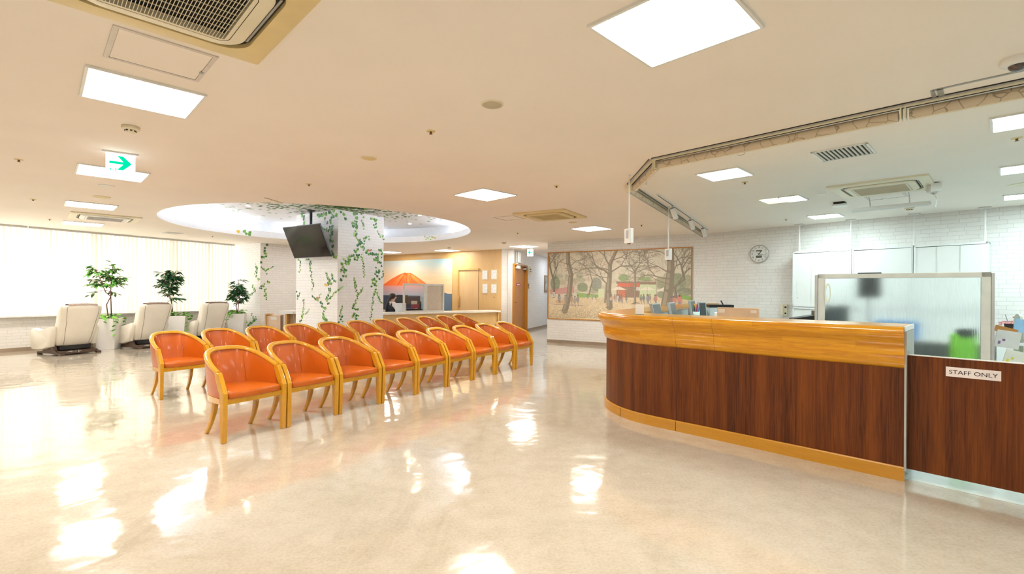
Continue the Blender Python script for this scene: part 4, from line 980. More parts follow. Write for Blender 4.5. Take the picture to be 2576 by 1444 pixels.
r = thing('black_tray', 'small flat black tray under the basket edge on the low cabinet', 'tray', WL2.at(s0+.05, zt, -.08), WL2.rz); m = MB(); m.box(0, 0, .01, .09, .12, .02); m.build('tray_body', M_BLACK, r, bev=.003)
rk = Vector((5.10, 4.86)); rz_ = math.radians(-32)
r = thing('leaflet_rack', 'grey metal leaflet rack with rounded top at the right edge', 'rack', (rk.x, rk.y, 0), rz_)
M_RACK = plain('grey_green_metal', (.44, .47, .40), .4)
prof = [(-.10, 0), (.10, 0), (.10, 1.02), (.075, 1.07), (.03, 1.09), (-.03, 1.09), (-.075, 1.07), (-.10, 1.02)]
for x in (0, .62):
    m = MB(); m.prism(prof, x-.012, x+.012, 'x'); m.build('side_panel', M_RACK, r, bev=.003)
for k in range(5):
    m = MB(); m.box(.31, -.02-.02*k, 1.0-.17*k, .6, .18, .006); m.box(.31, -.11-.02*k, 1.02-.17*k, .6, .006, .05); m.build('shelf', M_RACK, r)
for k, (c_, nm, lab) in enumerate((((.30, .52, .78), 'blue_leaflet', 'pale blue sheet leaning out of the top of the leaflet rack'), ((.45, .20, .05), 'brown_folder', 'brown card folder sticking out of the leaflet rack'), ((.62, .60, .58), 'clear_file', 'clear file with papers hanging out under the brown folder'), ((.72, .76, .80), 'white_booklets', 'white booklets stacked in the middle of the leaflet rack'), ((.70, .68, .60), 'index_files', 'files with yellow and purple tabs low in the leaflet rack'))):
    P = [((.02, -.10), .16, .13, .97, .2), ((-.13, -.16), .17, .06, .93, .35), ((-.12, -.17), .18, .17, .84, .2), ((-.05, -.16), .16, .03, .80, .1), ((-.06, -.18), .18, .14, .66, .3)][k]
    (u, v_), w_, h_, z, an = P
    o_ = Matrix.Rotation(rz_, 4, 'Z') @ Vector((u, v_, 0)); q = thing(nm, lab, 'papers', (rk.x+o_.x, rk.y+o_.y, z), rz_+.1)
    m = MB(); m.box(0, 0, 0, w_, .012, h_); m.xf(Matrix.Rotation(an*.8, 4, 'Y')); m.build('sheets', plain(nm+'_paper', c_, .6), q)
    if k in (2, 4):
        m = MB(); m.box(-.03, -.008, -.01, .02, .002, .02).box(-.06, -.008, -.04, .018, .002, .03); m.xf(Matrix.Rotation(an*.8, 4, 'Y')); m.build('tab', plain('yellow_tab' if k == 4 else 'purple_tab', (.70, .55, .03) if k == 4 else (.20, .10, .25), .5), q)
# ---------------------------------------------------------------- paintings as coloured panels
def srgb(c): c = np.clip(c, 0, 1); return np.where(c <= .04045, c/12.92, ((c+.055)/1.055)**2.4)
class Paint:
    def __init__(s, W_, H_, rx, ry): s.W, s.H, s.rx, s.ry = W_, H_, rx, ry; s.c = np.zeros((ry, rx, 3)); s.rng = np.random.RandomState(3); s.X, s.Y = np.meshgrid((np.arange(rx)+.5)/rx*W_, (np.arange(ry)+.5)/ry*H_)
    def box_(s, x0, y0, x1, y1):
        i0 = max(0, int(x0/s.W*s.rx)-1); i1 = min(s.rx, int(x1/s.W*s.rx)+2); j0 = max(0, int(y0/s.H*s.ry)-1); j1 = min(s.ry, int(y1/s.H*s.ry)+2)
        return slice(j0, max(j1, j0)), slice(i0, max(i1, i0))
    def line(s, a, b_, w0, w1, col, al=1):
        w = max(w0, w1); sl = s.box_(min(a[0], b_[0])-w, min(a[1], b_[1])-w, max(a[0], b_[0])+w, max(a[1], b_[1])+w); X, Y = s.X[sl], s.Y[sl]
        if X.size == 0: return
        dx, dy = b_[0]-a[0], b_[1]-a[1]; t = np.clip(((X-a[0])*dx+(Y-a[1])*dy)/(dx*dx+dy*dy+1e-9), 0, 1)
        d = np.hypot(X-a[0]-t*dx, Y-a[1]-t*dy); m_ = np.clip(((w0+(w1-w0)*t)/2-d)/(s.W/s.rx)+.5, 0, 1)[..., None]*al
        s.c[sl] = s.c[sl]*(1-m_)+np.array(col)*m_
    def poly(s, pts, col, al=1, var=0):
        P = np.array(pts); sl = s.box_(P[:, 0].min(), P[:, 1].min(), P[:, 0].max(), P[:, 1].max()); X, Y = s.X[sl], s.Y[sl]; ins = np.zeros(X.shape, bool)
        for i in range(len(P)):
            x0, y0 = P[i]; x1, y1 = P[(i+1) % len(P)]; cnd = ((y0 > Y) != (y1 > Y)) & (X < (x1-x0)*(Y-y0)/((y1-y0) if y1 != y0 else 1e-9)+x0); ins ^= cnd
        m_ = ins[..., None]*al; cc_ = np.array(col)+var*(s.rng.rand(*X.shape, 1)-.5); s.c[sl] = s.c[sl]*(1-m_)+cc_*m_
    def blob(s, x, y, rx, ry, col, al=1, var=.1):
        sl = s.box_(x-rx, y-ry, x+rx, y+ry); X, Y = s.X[sl], s.Y[sl]; d = ((X-x)/rx)**2+((Y-y)/ry)**2
        m_ = (np.clip((1-d)*4, 0, 1)*(s.rng.rand(*X.shape) > .12))[..., None]*al; cc_ = np.array(col)+var*(s.rng.rand(*X.shape, 1)-.5); s.c[sl] = s.c[sl]*(1-m_)+cc_*m_
    def build(s, name, parent, y, rough=.55):
        rx, ry = s.rx, s.ry; vs = np.stack([s.X, np.full_like(s.X, y), s.Y], -1).reshape(-1, 3)
        vs = vs.copy(); vs[:, 0] = (vs[:, 0]-s.W/2)*(rx/(rx-1))+s.W/2; vs[:, 2] = (vs[:, 2]-s.H/2)*(ry/(ry-1))+s.H/2
        i = np.arange(rx-1)[None]+np.arange(ry-1)[:, None]*rx; f = np.stack([i, i+1, i+rx+1, i+rx], -1).reshape(-1, 4)
        me = bpy.data.meshes.new(name); me.vertices.add(len(vs)); me.vertices.foreach_set('co', vs.ravel()); me.loops.add(f.size); me.loops.foreach_set('vertex_index', f.ravel().astype(np.int32))
        me.polygons.add(len(f)); me.polygons.foreach_set('loop_start', np.arange(0, f.size, 4).astype(np.int32)); me.polygons.foreach_set('loop_total', np.full(len(f), 4, np.int32)); me.update()
        at_ = me.color_attributes.new('paint', 'FLOAT_COLOR', 'POINT'); at_.data.foreach_set('color', np.concatenate([srgb(s.c).reshape(-1, 3), np.ones((rx*ry, 1))], 1).ravel().astype(np.float32))
        mm, t, b = nt(name+'_print'); a = t.nodes.new('ShaderNodeVertexColor'); a.layer_name = 'paint'; t.links.new(a.outputs['Color'], b.inputs['Base Color']); b.inputs['Roughness'].default_value = rough
        me.materials.append(mm); o = bpy.data.objects.new(name, me); C.objects.link(o); o.parent = parent; return o
# park mural
s0, zt = WM.sz(1379, 635); s1, z1 = WM.sz(1742, 621); zb = WM.sz(1379, 802)[1]; zt = (zt+z1)/2; W_, H_ = s1-s0, zt-zb
r = thing('park_mural', 'wide framed painting of bare park trees and a cafe on the brick wall', 'painting', WM.at(s0, zb), WM.rz)
m = MB(); fw = .022
m.box(W_/2, -.015, H_-fw/2, W_, .03, fw).box(W_/2, -.015, fw/2, W_, .03, fw).box(fw/2, -.015, H_/2, fw, .03, H_-2*fw).box(W_-fw/2, -.015, H_/2, fw, .03, H_-2*fw)
m.build('frame', plain('orange_wood_frame', (.50, .22, .04), .4), r)
pt = Paint(W_, H_, 760, 370); R = pt.rng
def pc_(u, v_):   # zoomed-photo coordinates -> metres on the mural
    a, z = WM.sz(1360+u/4.2467, 560+v_/4.2467); return (a-s0, z-zb)
def PL(l): return [pc_(*q) for q in l]
gy = pc_(700, 800)[1]
yy = (pt.Y/H_)[..., None]; low = R.rand(12, 26); 
def smooth(g, X, Y):
    h, w = g.shape; fx = X/W_*(w-1); fy = Y/H_*(h-1); i = np.clip(fx.astype(int), 0, w-2); j = np.clip(fy.astype(int), 0, h-2); a = fx-i; b_ = fy-j; a = a*a*(3-2*a); b_ = b_*b_*(3-2*b_)
    return (g[j, i]*(1-a)+g[j, i+1]*a)*(1-b_)+(g[j+1, i]*(1-a)+g[j+1, i+1]*a)*b_
n1 = smooth(low, pt.X, pt.Y)[..., None]; n2_ = smooth(R.rand(60, 120), pt.X, pt.Y)[..., None]
pt.c = np.array((.86, .80, .68))*(1-n1*.5)+np.array((.70, .73, .66))*n1*.5+.04*(n2_-.5)
g_ = np.clip((gy-pt.Y)/.03+.5, 0, 1)[..., None]; pt.c = pt.c*(1-g_)+(np.array((.89, .78, .58))+.10*(n2_-.5)-.06*n1)*g_
for q in range(60):    # distant haze trees and shrubs
    u = R.uniform(80, 1620); v_ = R.uniform(560, 770); pt.blob(*pc_(u, v_), R.uniform(.05, .14), R.uniform(.04, .10), [(.62, .60, .46), (.50, .53, .38), (.70, .62, .50), (.40, .47, .30)][R.randint(4)], .45)
for u, v_, a, b_, c_ in ((160, 650, .14, .20, (.34, .42, .25)), (450, 690, .15, .12, (.36, .44, .25)), (600, 660, .14, .18, (.42, .46, .38)), (890, 590, .14, .09, (.38, .55, .22)), (1110, 600, .16, .05, (.42, .56, .24)), (1460, 640, .20, .22, (.38, .44, .26)), (1560, 620, .14, .14, (.52, .52, .36)), (1300, 640, .18, .14, (.50, .50, .32)), (1290, 770, .10, .08, (.40, .46, .30)), (1540, 740, .18, .10, (.40, .42, .28))): pt.blob(*pc_(u, v_), a, b_, c_, .85, .2)
pt.poly(PL([(385, 745), (500, 760), (620, 770), (620, 800), (400, 800)]), (.45, .68, .22), .9, .15); pt.poly(PL([(1490, 765), (1612, 790), (1612, 830), (1500, 815)]), (.42, .66, .18), .95, .15)
pt.poly(PL([(105, 715), (360, 680), (360, 755), (110, 765)]), (.80, .42, .40), .75, .15); pt.poly(PL([(475, 455), (600, 455), (600, 560), (475, 560)]), (.66, .64, .54), .5); pt.poly(PL([(370, 500), (470, 500), (470, 560), (370, 560)]), (.70, .67, .57), .4)
pt.poly(PL([(750, 660), (810, 640), (810, 800), (750, 800)]), (.82, .78, .62)); pt.poly(PL([(812, 628), (1240, 632), (1240, 662), (812, 655)]), (.52, .40, .27), 1, .2)
pt.poly(PL([(812, 680), (1060, 680), (1060, 800), (812, 800)]), (.50, .36, .26), 1, .4); pt.poly(PL([(830, 648), (1055, 648), (1062, 686), (818, 686)]), (.88, .30, .18)); pt.poly(PL([(1060, 662), (1236, 662), (1236, 800), (1060, 800)]), (.76, .82, .60)); pt.poly(PL([(1015, 690), (1060, 690), (1060, 725), (1015, 725)]), (.86, .84, .78))
pt.poly(PL([(825, 710), (905, 712), (905, 800), (825, 800)]), (.86, .36, .18), .8, .3); pt.poly(PL([(620, 710), (680, 705), (680, 800), (620, 800)]), (.80, .86, .62)); pt.poly(PL([(1236, 600), (1246, 600), (1246, 800), (1236, 800)]), (.66, .62, .50))
for u, v_ in ((835, 680), (1140, 682), (1320, 690)): pt.poly(PL([(u, v_), (u+90, v_+38), (u-90, v_+40)]), (.90, .86, .76)); pt.line(pc_(u, v_), pc_(u, v_+130), .008, .008, (.6, .56, .46))
def branch(p, ang, ln, w, dep, col):
    if dep == 0 or w < .0018: return
    q = (p[0]+math.cos(ang)*ln, p[1]+math.sin(ang)*ln); 
    mid = ((p[0]+q[0])/2+R.uniform(-.08, .08)*ln, (p[1]+q[1])/2+R.uniform(-.08, .08)*ln); pt.line(p, mid, w, w*.85, col); pt.line(mid, q, w*.85, w*.7, col)
    for k in range(2 if R.rand() < .75 else 3): branch(q, ang+R.uniform(-.75, .75), ln*R.uniform(.62, .88), w*.62, dep-1, col)
def tree(pts, w0, w1, col, hi, spread=(), dep=6):
    P = PL(pts); n = len(P)-1
    for i in range(n):
        a = w0+(w1-w0)*i/n; b_ = w0+(w1-w0)*(i+1)/n; pt.line(P[i], P[i+1], a, b_, col); pt.line((P[i][0]-a*.2, P[i][1]), (P[i+1][0]-b_*.2, P[i+1][1]), a*.35, b_*.35, hi, .7)
    for f, ang, ln, w in spread:
        k = min(int(f*n), n-1); t_ = f*n-k; p = (P[k][0]*(1-t_)+P[k+1][0]*t_, P[k][1]*(1-t_)+P[k+1][1]*t_); branch(p, math.radians(ang), ln, w, dep, hi if w < .015 else col)
BR, BH, GR = (.44, .38, .28), (.62, .55, .43), (.36, .32, .25)
for q in range(26): branch(pc_(R.uniform(90, 1600), R.uniform(420, 640)), math.radians(R.uniform(60, 120)), .12, .008, 6, [(.56, .48, .38), (.48, .44, .34), (.55, .36, .32)][R.randint(3)])
tree([(145, 790), (150, 650), (115, 520), (90, 350)], .06, .03, GR, (.5, .46, .36), [(.5, 70, .22, .03), (.6, 110, .2, .02), (.8, 60, .2, .02), (.4, 75, .3, .025)])
tree([(520, 765), (555, 620), (510, 480)], .04, .015, GR, BH, [(.5, 50, .2, .014), (.8, 130, .2, .014), (.6, 100, .2, .01)])
tree([(690, 850), (705, 650), (610, 560)], .05, .02, BR, BH, [(.6, 120, .2, .02), (.9, 150, .2, .016)])
tree([(1010, 860), (1010, 700), (1010, 530)], .055, .04, BR, BH, [(1, 125, .22, .03), (1, 60, .22, .03), (.95, 150, .2, .018), (.95, 30, .2, .018), (1, 90, .2, .02)])
tree([(740, 900), (728, 720), (740, 560), (745, 440), (812, 300)], .15, .07, BR, BH, [(.5, 150, .34, .05), (.55, 30, .30, .035), (.7, 120, .28, .035), (.8, 20, .25, .025), (.6, 165, .25, .025), (.45, 170, .3, .02)])
tree([(1450, 795), (1425, 690), (1535, 600), (1500, 450)], .07, .035, GR, BH, [(.5, 60, .2, .02), (.9, 60, .25, .025), (1, 120, .25, .025), (.7, 100, .25, .02), (.8, 30, .2, .015)])
tree([(1340, 895), (1372, 700), (1392, 500), (1392, 262)], .24, .13, BR, BH, [(.5, 170, .32, .035), (.6, 150, .30, .03), (.55, 60, .25, .03), (.75, 30, .25, .025), (.4, 160, .3, .022), (.85, 150, .25, .02)])
tree([(262, 940), (305, 790), (328, 560), (298, 430), (298, 312)], .16, .09, BR, BH, [(.65, 40, .25, .02), (.5, 20, .22, .016), (.7, 160, .2, .016)])
for u, v_ in ((262, 940), (740, 905), (1340, 895), (1010, 862)):
    for q in range(7): p = pc_(u, v_-8); an = math.radians(R.uniform(190, 350)); pt.line(p, (p[0]+math.cos(an)*.12, p[1]+math.sin(an)*.05), .035, .006, (.46, .38, .27))
for q in range(2600):
    u, v_ = R.uniform(80, 900), 1020-abs(R.normal(0, 55)); pt.blob(*pc_(u, v_), .007, .005, [(.52, .45, .30), (.40, .35, .24), (.72, .60, .36)][R.randint(3)], .8, .1)
pt.poly(PL([(165, 825), (275, 830), (270, 865), (170, 860)]), (.80, .60, .38), .9); pt.line(pc_(150, 872), pc_(455, 885), .02, .02, (.58, .44, .36), .7)
cols = [(.42, .44, .46), (.55, .36, .32), (.78, .74, .68), (.34, .36, .30), (.80, .42, .32), (.52, .54, .60), (.60, .48, .40)]
for rng_, y0, k_, hh in (((165, 280), 800, 6, .12), ((330, 400), 820, 3, .16), ((480, 600), 780, 5, .07), ((750, 950), 800, 12, .10), ((1060, 1240), 805, 14, .12), ((1380, 1500), 830, 5, .17)):
    for q in range(k_):
        u = R.uniform(*rng_); p = pc_(u, y0+R.uniform(-5, 15)); c_ = cols[R.randint(7)]; pt.blob(p[0], p[1], hh*.28, hh*.5, c_, .9, .15); pt.blob(p[0], p[1]+hh*.6, hh*.16, hh*.15, (.42, .30, .24), .95); pt.line((p[0], p[1]-hh*.4), (p[0]+.02, p[1]-hh), .016, .012, (.46, .44, .46))
pt.blob(*pc_(1480, 815), .05, .09, (.85, .40, .30), 1, .05); pt.blob(*pc_(1480, 780), .022, .03, (.35, .16, .12)); pt.blob(*pc_(1480, 862), .035, .05, (.50, .46, .56))
pt.c = np.clip(pt.c, 0, 1); gm = pt.c.mean(2, keepdims=True); pt.c = 1-(1-(pt.c*.86+gm*.14))*.74; pt.build('painted_panel', r, -.014)
s_, z_ = WM.sz(1394, 741); q = thing('wall_card_holder', 'small white card holder mounted on the left end of the park painting', 'card holder', WM.at(s_, z_, .02), WM.rz)
m = MB(); m.box(0, 0, 0, .05, .012, .12); m.build('case', M_WHITE, q); m = MB(); m.box(0, -.008, 0, .022, .004, .06); m.build('picture', M_GREY, q)
# mountain mural on the oak wall
sR, zt = WR.sz(1138, 650); sL = WR.sz(925, 660)[0]; zb = .55; W_, H_ = sR-sL, zt-zb
r = thing('mountain_mural', 'large wall print of a snowless orange mountain at dawn behind the reception desk', 'mural', WR.at(sL, zb), WR.rz)
pt = Paint(W_, H_, 360, 200); R = pt.rng
def pm(x, y): a, z = WR.sz(x, y); return (a-sL, z-zb)
n1 = smooth(R.rand(7, 7), pt.X, pt.Y)[..., None]; n2_ = smooth(R.rand(40, 9), pt.X, pt.Y)[..., None]; u_ = (pt.X/W_)[..., None]; v_ = (pt.Y/H_)[..., None]
sky = np.array((.97, .96, .93))*(1-u_)+np.array((.66, .84, .90))*u_
k_ = np.clip((v_-.62)/.35, 0, 1); pt.c = (np.array((.96, .80, .62))*(1-k_)+sky*k_)*1.0
cl = np.clip((n2_-.5)*2.2, 0, 1)*np.clip(u_*1.6-.3, 0, 1); pt.c = pt.c*(1-cl*.6)+np.array((.97, .86, .74))*cl*.6
pt.poly([pm(925, 735), pm(965, 716), pm(985, 702), pm(1003, 692), pm(1016, 686.5), pm(1033, 686.5), pm(1045, 694), pm(1072, 713), pm(1100, 728), pm(1117, 738), pm(1117, 800), pm(925, 800)], (.93, .42, .16), 1, .05)
p0, p1 = pm(1016, 688), pm(1033, 688)
for q in range(90):
    f = R.rand(); a = (p0[0]*(1-f)+p1[0]*f, p0[1]); sl_ = (f-.45)*3.2+R.uniform(-.15, .15); ln = R.uniform(.15, .55); b_ = (a[0]+sl_*ln, a[1]-ln)
    t0_ = R.uniform(0, .5); a2 = (a[0]+(b_[0]-a[0])*t0_, a[1]+(b_[1]-a[1])*t0_); pt.line(a2, b_, .03, .008, [(.98, .72, .38), (.86, .30, .14), (.97, .60, .25)][R.randint(3)], .6)
yb_ = pm(1000, 716)[1]; g_ = np.clip((yb_-pt.Y)/.55, 0, 1)[..., None]*(pt.Y < yb_)[..., None]; base = np.array((.88, .60, .58))*(1-g_)+np.array((.50, .64, .72))*g_; mk = (g_ > 0)*(u_ < .9)*np.clip(g_*8, 0, 1); pt.c = pt.c*(1-mk)+base*mk
pt.poly([pm(1108, 735), pm(1118, 736), pm(1128, 739), pm(1139, 739), pm(1139, 800), pm(1108, 800)], (.38, .47, .55), 1, .03)
pt.build('print', r, -.006, .4)
#PART5
# ---------------------------------------------------------------- oak wall: sliding door, certificates
a, zt = WR.sz(1152, 680); b_ = WR.sz(1204, 679)[0]
r = struct(thing('door_1', 'pale oak sliding door beside the mountain mural', 'door', WR.at(a), WR.rz)); L = b_-a
m = MB(); m.box(.03, -.02, zt/2, .07, .05, zt).box(L/2, -.02, zt+.02, L+.04, .05, .05); m.build('door_frame', plain('oak_door_frame', (.62, .38, .13), .4), r)
m = MB(); m.quad((.065, -.012, 0), (L, -.012, 0), (L, -.012, zt), (.065, -.012, zt), [(0, 0), (L, 0), (L, zt), (0, zt)]); m.quad((.065, -.004, 0), (L, -.004, 0), (L, -.004, zt), (.065, -.004, zt)); m.build('door_leaf', M_OAKDOOR, r)
m = MB(); hx = WR.sz(1157, 765)[0]-a; m.tube([(hx, -.02, .80), (hx, -.06, .82), (hx, -.06, 1.12), (hx, -.02, 1.14)], .016, 10); m.build('handle', plain('door_pull', (.60, .34, .10), .3), r, smooth=True)
for x0, y0, x1, y1, wh in ((1957, 572, 2055, 740, 'upper left'), (2120, 562, 2222, 735, 'upper right'), (1960, 815, 2055, 988, 'lower left'), (2118, 818, 2218, 988, 'lower right')):
    a, z1 = WR.sz(940+x0/7.155, 600+y0/7.155); b_, z0 = WR.sz(940+x1/7.155, 600+y1/7.155)
    q = thing('framed_certificate', 'small framed certificate on the oak wall, %s of four' % wh, 'certificate', WR.at((a+b_)/2, (z0+z1)/2), WR.rz, 'framed certificates')
    m = MB(); m.box(0, -.008, 0, b_-a, .016, z1-z0); m.build('frame', plain('certificate_frame', (.62, .52, .30), .3, .3), q); m = MB(); m.box(0, -.0175, 0, b_-a-.03, .002, z1-z0-.03); m.build('paper', plain('certificate_paper', (.78, .80, .82), .4, var=.12, scale=22), q)
s_, z_ = WR.sz(1243, 748); q = thing('wall_switch', 'small round wall switch below the certificates', 'switch', WR.at(s_, z_), WR.rz); m = MB(); m.lathe([(.018, 0), (.018, .01), (.008, .014)], 14).xf(Matrix.Rotation(PI/2, 4, 'X')); m.build('button', plain('brown_button', (.30, .16, .06), .4), q)
# ---------------------------------------------------------------- low reception desk
da_, db_ = Vector((-3.35, 11.99)), Vector((-.36, 14.13)); WD_ = WF(da_, db_); L = (db_-da_).length
r = thing('reception_desk', 'low reception desk with white top and oak front in front of the mountain mural', 'desk', (da_.x, da_.y, 0), WD_.rz)
m = MB(); m.box(L/2, .26, .705, L+.06, .56, .05); m.build('desk_top', plain('cream_desk_top', (.78, .74, .66), .3), r, bev=.006)
m = MB(); m.quad((0, .05, 0), (L, .05, 0), (L, .05, .68), (0, .05, .68), [(0, 0), (L, 0), (L, .68), (0, .68)]); m.quad((0, .07, 0), (L, .07, 0), (L, .07, .68), (0, .07, .68)); m.build('front_panel', M_WOODWALL, r)
for x in (.02, L-.03): m = MB(); m.box(x, .26, .34, .04, .50, .68); m.build('end_panel', plain('oak_end', (.62, .40, .16), .4), r)
def dz(x, y, o=0): W_ = WF(da_, db_, -o); return W_.sz(x, y), W_
(sa, za), Wd = dz(1014, 713, .12); sb = Wd.sz(1070, 714)[0]; sc_ = Wd.sz(1117, 716)[0]
r = thing('desk_partition', 'two panel screen on the reception desk, clear panel left and solid panel right', 'partition', Wd.at(sa, .73), Wd.rz); h_ = za-.73
for x0, x1, nm in ((0, sb-sa, 'clear'), (sb-sa, sc_-sa, 'solid')):
    m = MB(); w_ = x1-x0
    for x in (x0+.025, x1-.025): m.box(x, 0, h_/2, .05, .035, h_)
    m.box((x0+x1)/2, 0, h_-.025, w_-.1, .035, .05).box((x0+x1)/2, 0, .02, w_-.1, .035, .04); m.build('frame', plain('screen_frame', (.62, .60, .55), .4, .2), r)
    m = MB(); m.box((x0+x1)/2, 0, h_/2, w_-.10, .01, h_-.08); m.build('clear_pane' if nm == 'clear' else 'solid_panel', glassmat('partition_glass', (.90, .92, .93), .08) if nm == 'clear' else plain('beige_board', (.52, .44, .35), .7), r)
def ondesk(x, o): W_ = WF(da_, db_, -o); return W_.at(W_.sz(x, 780)[0], .73), W_.rz
p_, rz_ = ondesk(1044, .44); r = thing('red_box', 'red box with white marks behind the clear desk screen', 'box', p_, rz_-.4); m = MB(); m.box(0, 0, .10, .22, .08, .19); m.build('box_body', plain('dull_red_box', (.50, .10, .11), .5), r)
m = MB(); m.box(-.04, -.042, .08, .03, .003, .02).box(.03, -.042, .085, .06, .003, .02); m.build('white_mark', M_WHITE, r); m = MB(); m.box(-.02, .05, .17, .16, .01, .23); m.build('card', plain('ivory_card', (.74, .72, .60), .6), r)
p_, rz_ = ondesk(1042, .33); r = thing('stamp_stand', 'black metal stand with an upright arm behind the desk screen', 'stand', p_, rz_-.5); m = MB(); m.box(.0, 0, .05, .40, .14, .05).box(.17, 0, .16, .03, .03, .24).box(.17, 0, .03, .14, .14, .06); m.build('stand_body', M_BLACK, r, bev=.006)
m = MB(); m.box(-.16, -.02, .085, .28, .16, .012); m.build('blue_pad', plain('slate_blue_pad', (.10, .16, .26), .5), r)
p_, rz_ = ondesk(1002, .30); r = thing('paper_sheets', 'open white papers held up on the desk by the seated clerk', 'papers', (p_[0], p_[1], .735), .5); m = MB(); m.box(.0, 0, .11, .16, .005, .24).box(.15, .03, .11, .16, .005, .24, .35); m.build('sheet', plain('white_paper', (.84, .86, .90), .6), r)
mk = thing('desk_monitor', 'dark monitor in front of the seated clerk', 'monitor', (-3.12, 13.75, 0), -.2); m = MB(); m.box(0, 0, 1.02, .32, .05, .30); m.build('casing', M_BLACK, mk, bev=.006); m = MB(); m.box(.04, .05, .80, .08, .05, .18).box(.04, .05, .72, .2, .16, .02); m.build('stand', M_GREY, mk)
r = thing('back_office_desk', 'narrow desk behind the seated clerk with navy screens', 'desk', (-3.5, 14.25, 0), math.radians(-33)); m = MB(); m.box(0, 0, .695, 1.7, .5, .03); m.build('desk_top', M_DESK, r)
for x in (-.8, .8): m = MB(); m.box(x, 0, .34, .03, .46, .68); m.build('side_panel', M_GREY, r)
m = MB(); m.box(0, .22, .93, 1.7, .03, .44); m.build('navy_screen', plain('navy_fabric', (.035, .05, .085), .8), r)
# ---------------------------------------------------------------- seated clerk
def skin(name, nodes, edges, mat, parent, sub=2):
    me = bpy.data.meshes.new(name); me.from_pydata([n[0] for n in nodes], edges, []); me.materials.append(mat); o = bpy.data.objects.new(name, me); C.objects.link(o); o.parent = parent
    o.modifiers.new('skin', 'SKIN'); sv = me.skin_vertices[0].data
    for i, n_ in enumerate(nodes): q = n_[1] if isinstance(n_[1], tuple) else (n_[1], n_[1]); sv[i].radius = q; sv[i].use_root = (i == 0)
    s = o.modifiers.new('sub', 'SUBSURF'); s.levels = sub; s.render_levels = sub
    me.polygons.foreach_set('use_smooth', [True]*len(me.polygons)); return o
M_SKIN = plain('skin', (.62, .36, .24), .5, var=.03); M_HAIR = plain('dark_brown_hair', (.028, .014, .008), .4, var=.3, scale=40)
M_SHIRT = plain('white_blouse', (.78, .74, .72), .7); M_VEST = plain('navy_vest', (.018, .022, .040), .7); M_SKIRT = plain('dark_skirt', (.02, .02, .03), .8)
pr = thing('person', 'seated person with a dark ponytail, navy vest and white blouse handling papers', 'person', (-3.27, 13.02, 0), math.radians(34))
N = [((0, 0, .52), (.13, .15)), ((0, 0, .68), (.10, .13)), ((.03, 0, .84), (.11, .15)), ((.045, 0, .955), (.06, .08)), ((.06, 0, 1.01), .045), ((.075, 0, 1.065), .052), ((.085, 0, 1.12), (.080, .068)), ((.085, 0, 1.175), (.062, .055))]
Ed = [(i, i+1) for i in range(7)]
def chain(pts, root):
    k = root
    for p in pts: N.append(p); Ed.append((k, len(N)-1)); k = len(N)-1
    return k
for s in (1, -1):
    w_ = chain([((.04, s*.15, .925), .05), ((.10, s*.21, .79), .042), ((.16, s*.22, .70), .036), ((.30, s*.16, .735), .027), ((.36, s*.13, .75), .022), ((.41, s*.12, .755), (.018, .036))], 3)
    for j, (dy, ln) in enumerate(((-.030, .065), (-.010, .078), (.010, .074), (.028, .058))): chain([((.445, s*.12+dy, .755), .0095), ((.445+ln*.5, s*.12+dy*1.1, .748), .0085), ((.445+ln*.95, s*.12+dy*1.15, .738), .007)], w_)
    chain([((.41, s*.12-s*.035, .745), .010), ((.44, s*.12-s*.055, .742), .008)], w_-0)
    chain([((.12, s*.09, .50), .085), ((.42, s*.10, .49), .058), ((.43, s*.10, .28), .05), ((.42, s*.10, .08), .034), ((.52, s*.10, .04), .036)], 0)
body = skin('body', N, Ed, M_SKIN, pr)
skin('blouse', [((.005, 0, .60), (.115, .145)), ((.02, 0, .74), (.112, .145)), ((.035, 0, .86), (.125, .165)), ((.045, 0, .945), (.07, .11)), ((.055, 0, .985), .052), ((.04, .16, .92), .062), ((.10, .22, .79), .055), ((.16, .23, .695), .050), ((.32, .155, .735), .036), ((.04, -.16, .92), .062), ((.10, -.22, .79), .055), ((.16, -.23, .695), .050), ((.32, -.155, .735), .036)],
     [(0, 1), (1, 2), (2, 3), (3, 4), (3, 5), (5, 6), (6, 7), (7, 8), (3, 9), (9, 10), (10, 11), (11, 12)], M_SHIRT, pr)
skin('vest', [((.0, 0, .56), (.150, .180)), ((.0, 0, .70), (.145, .172)), ((.015, 0, .84), (.158, .182)), ((.02, 0, .93), (.115, .145)), ((.03, 0, .97), (.08, .09))], [(0, 1), (1, 2), (2, 3), (3, 4)], M_VEST, pr)
skin('skirt', [((0, 0, .54), (.15, .17)), ((.10, .075, .50), .10), ((.36, .085, .49), .08), ((.10, -.075, .50), .10), ((.36, -.085, .49), .08)], [(0, 1), (1, 2), (0, 3), (3, 4)], M_SKIRT, pr)
skin('hair', [((.065, 0, 1.225), (.055, .055)), ((.062, 0, 1.17), (.112, .105)), ((.045, 0, 1.11), (.105, .100)), ((-.03, 0, 1.085), .030), ((-.075, -.02, 1.03), .032), ((-.110, -.04, .93), .036), ((-.135, -.05, .82), .030), ((-.140, -.05, .73), .012)], [(0, 1), (1, 2), (2, 3), (3, 4), (4, 5), (5, 6), (6, 7)], M_HAIR, pr)
m = MB(); m.ell(.158, 0, 1.105, .014, .012, .018, 8, 6); m.build('nose', M_SKIN, pr, smooth=True)
for s in (1, -1):
    m = MB(); m.ell(.152, s*.030, 1.125, .008, .012, .007, 8, 6); m.build('eye', M_BLACK, pr, smooth=True); m = MB(); m.ell(.09, s*.074, 1.11, .016, .010, .026, 8, 6); m.build('ear', M_SKIN, pr, smooth=True)
m = MB(); m.ell(.150, 0, 1.072, .008, .022, .006, 8, 6); m.build('mouth', plain('lips', (.45, .15, .13), .5), pr, smooth=True)
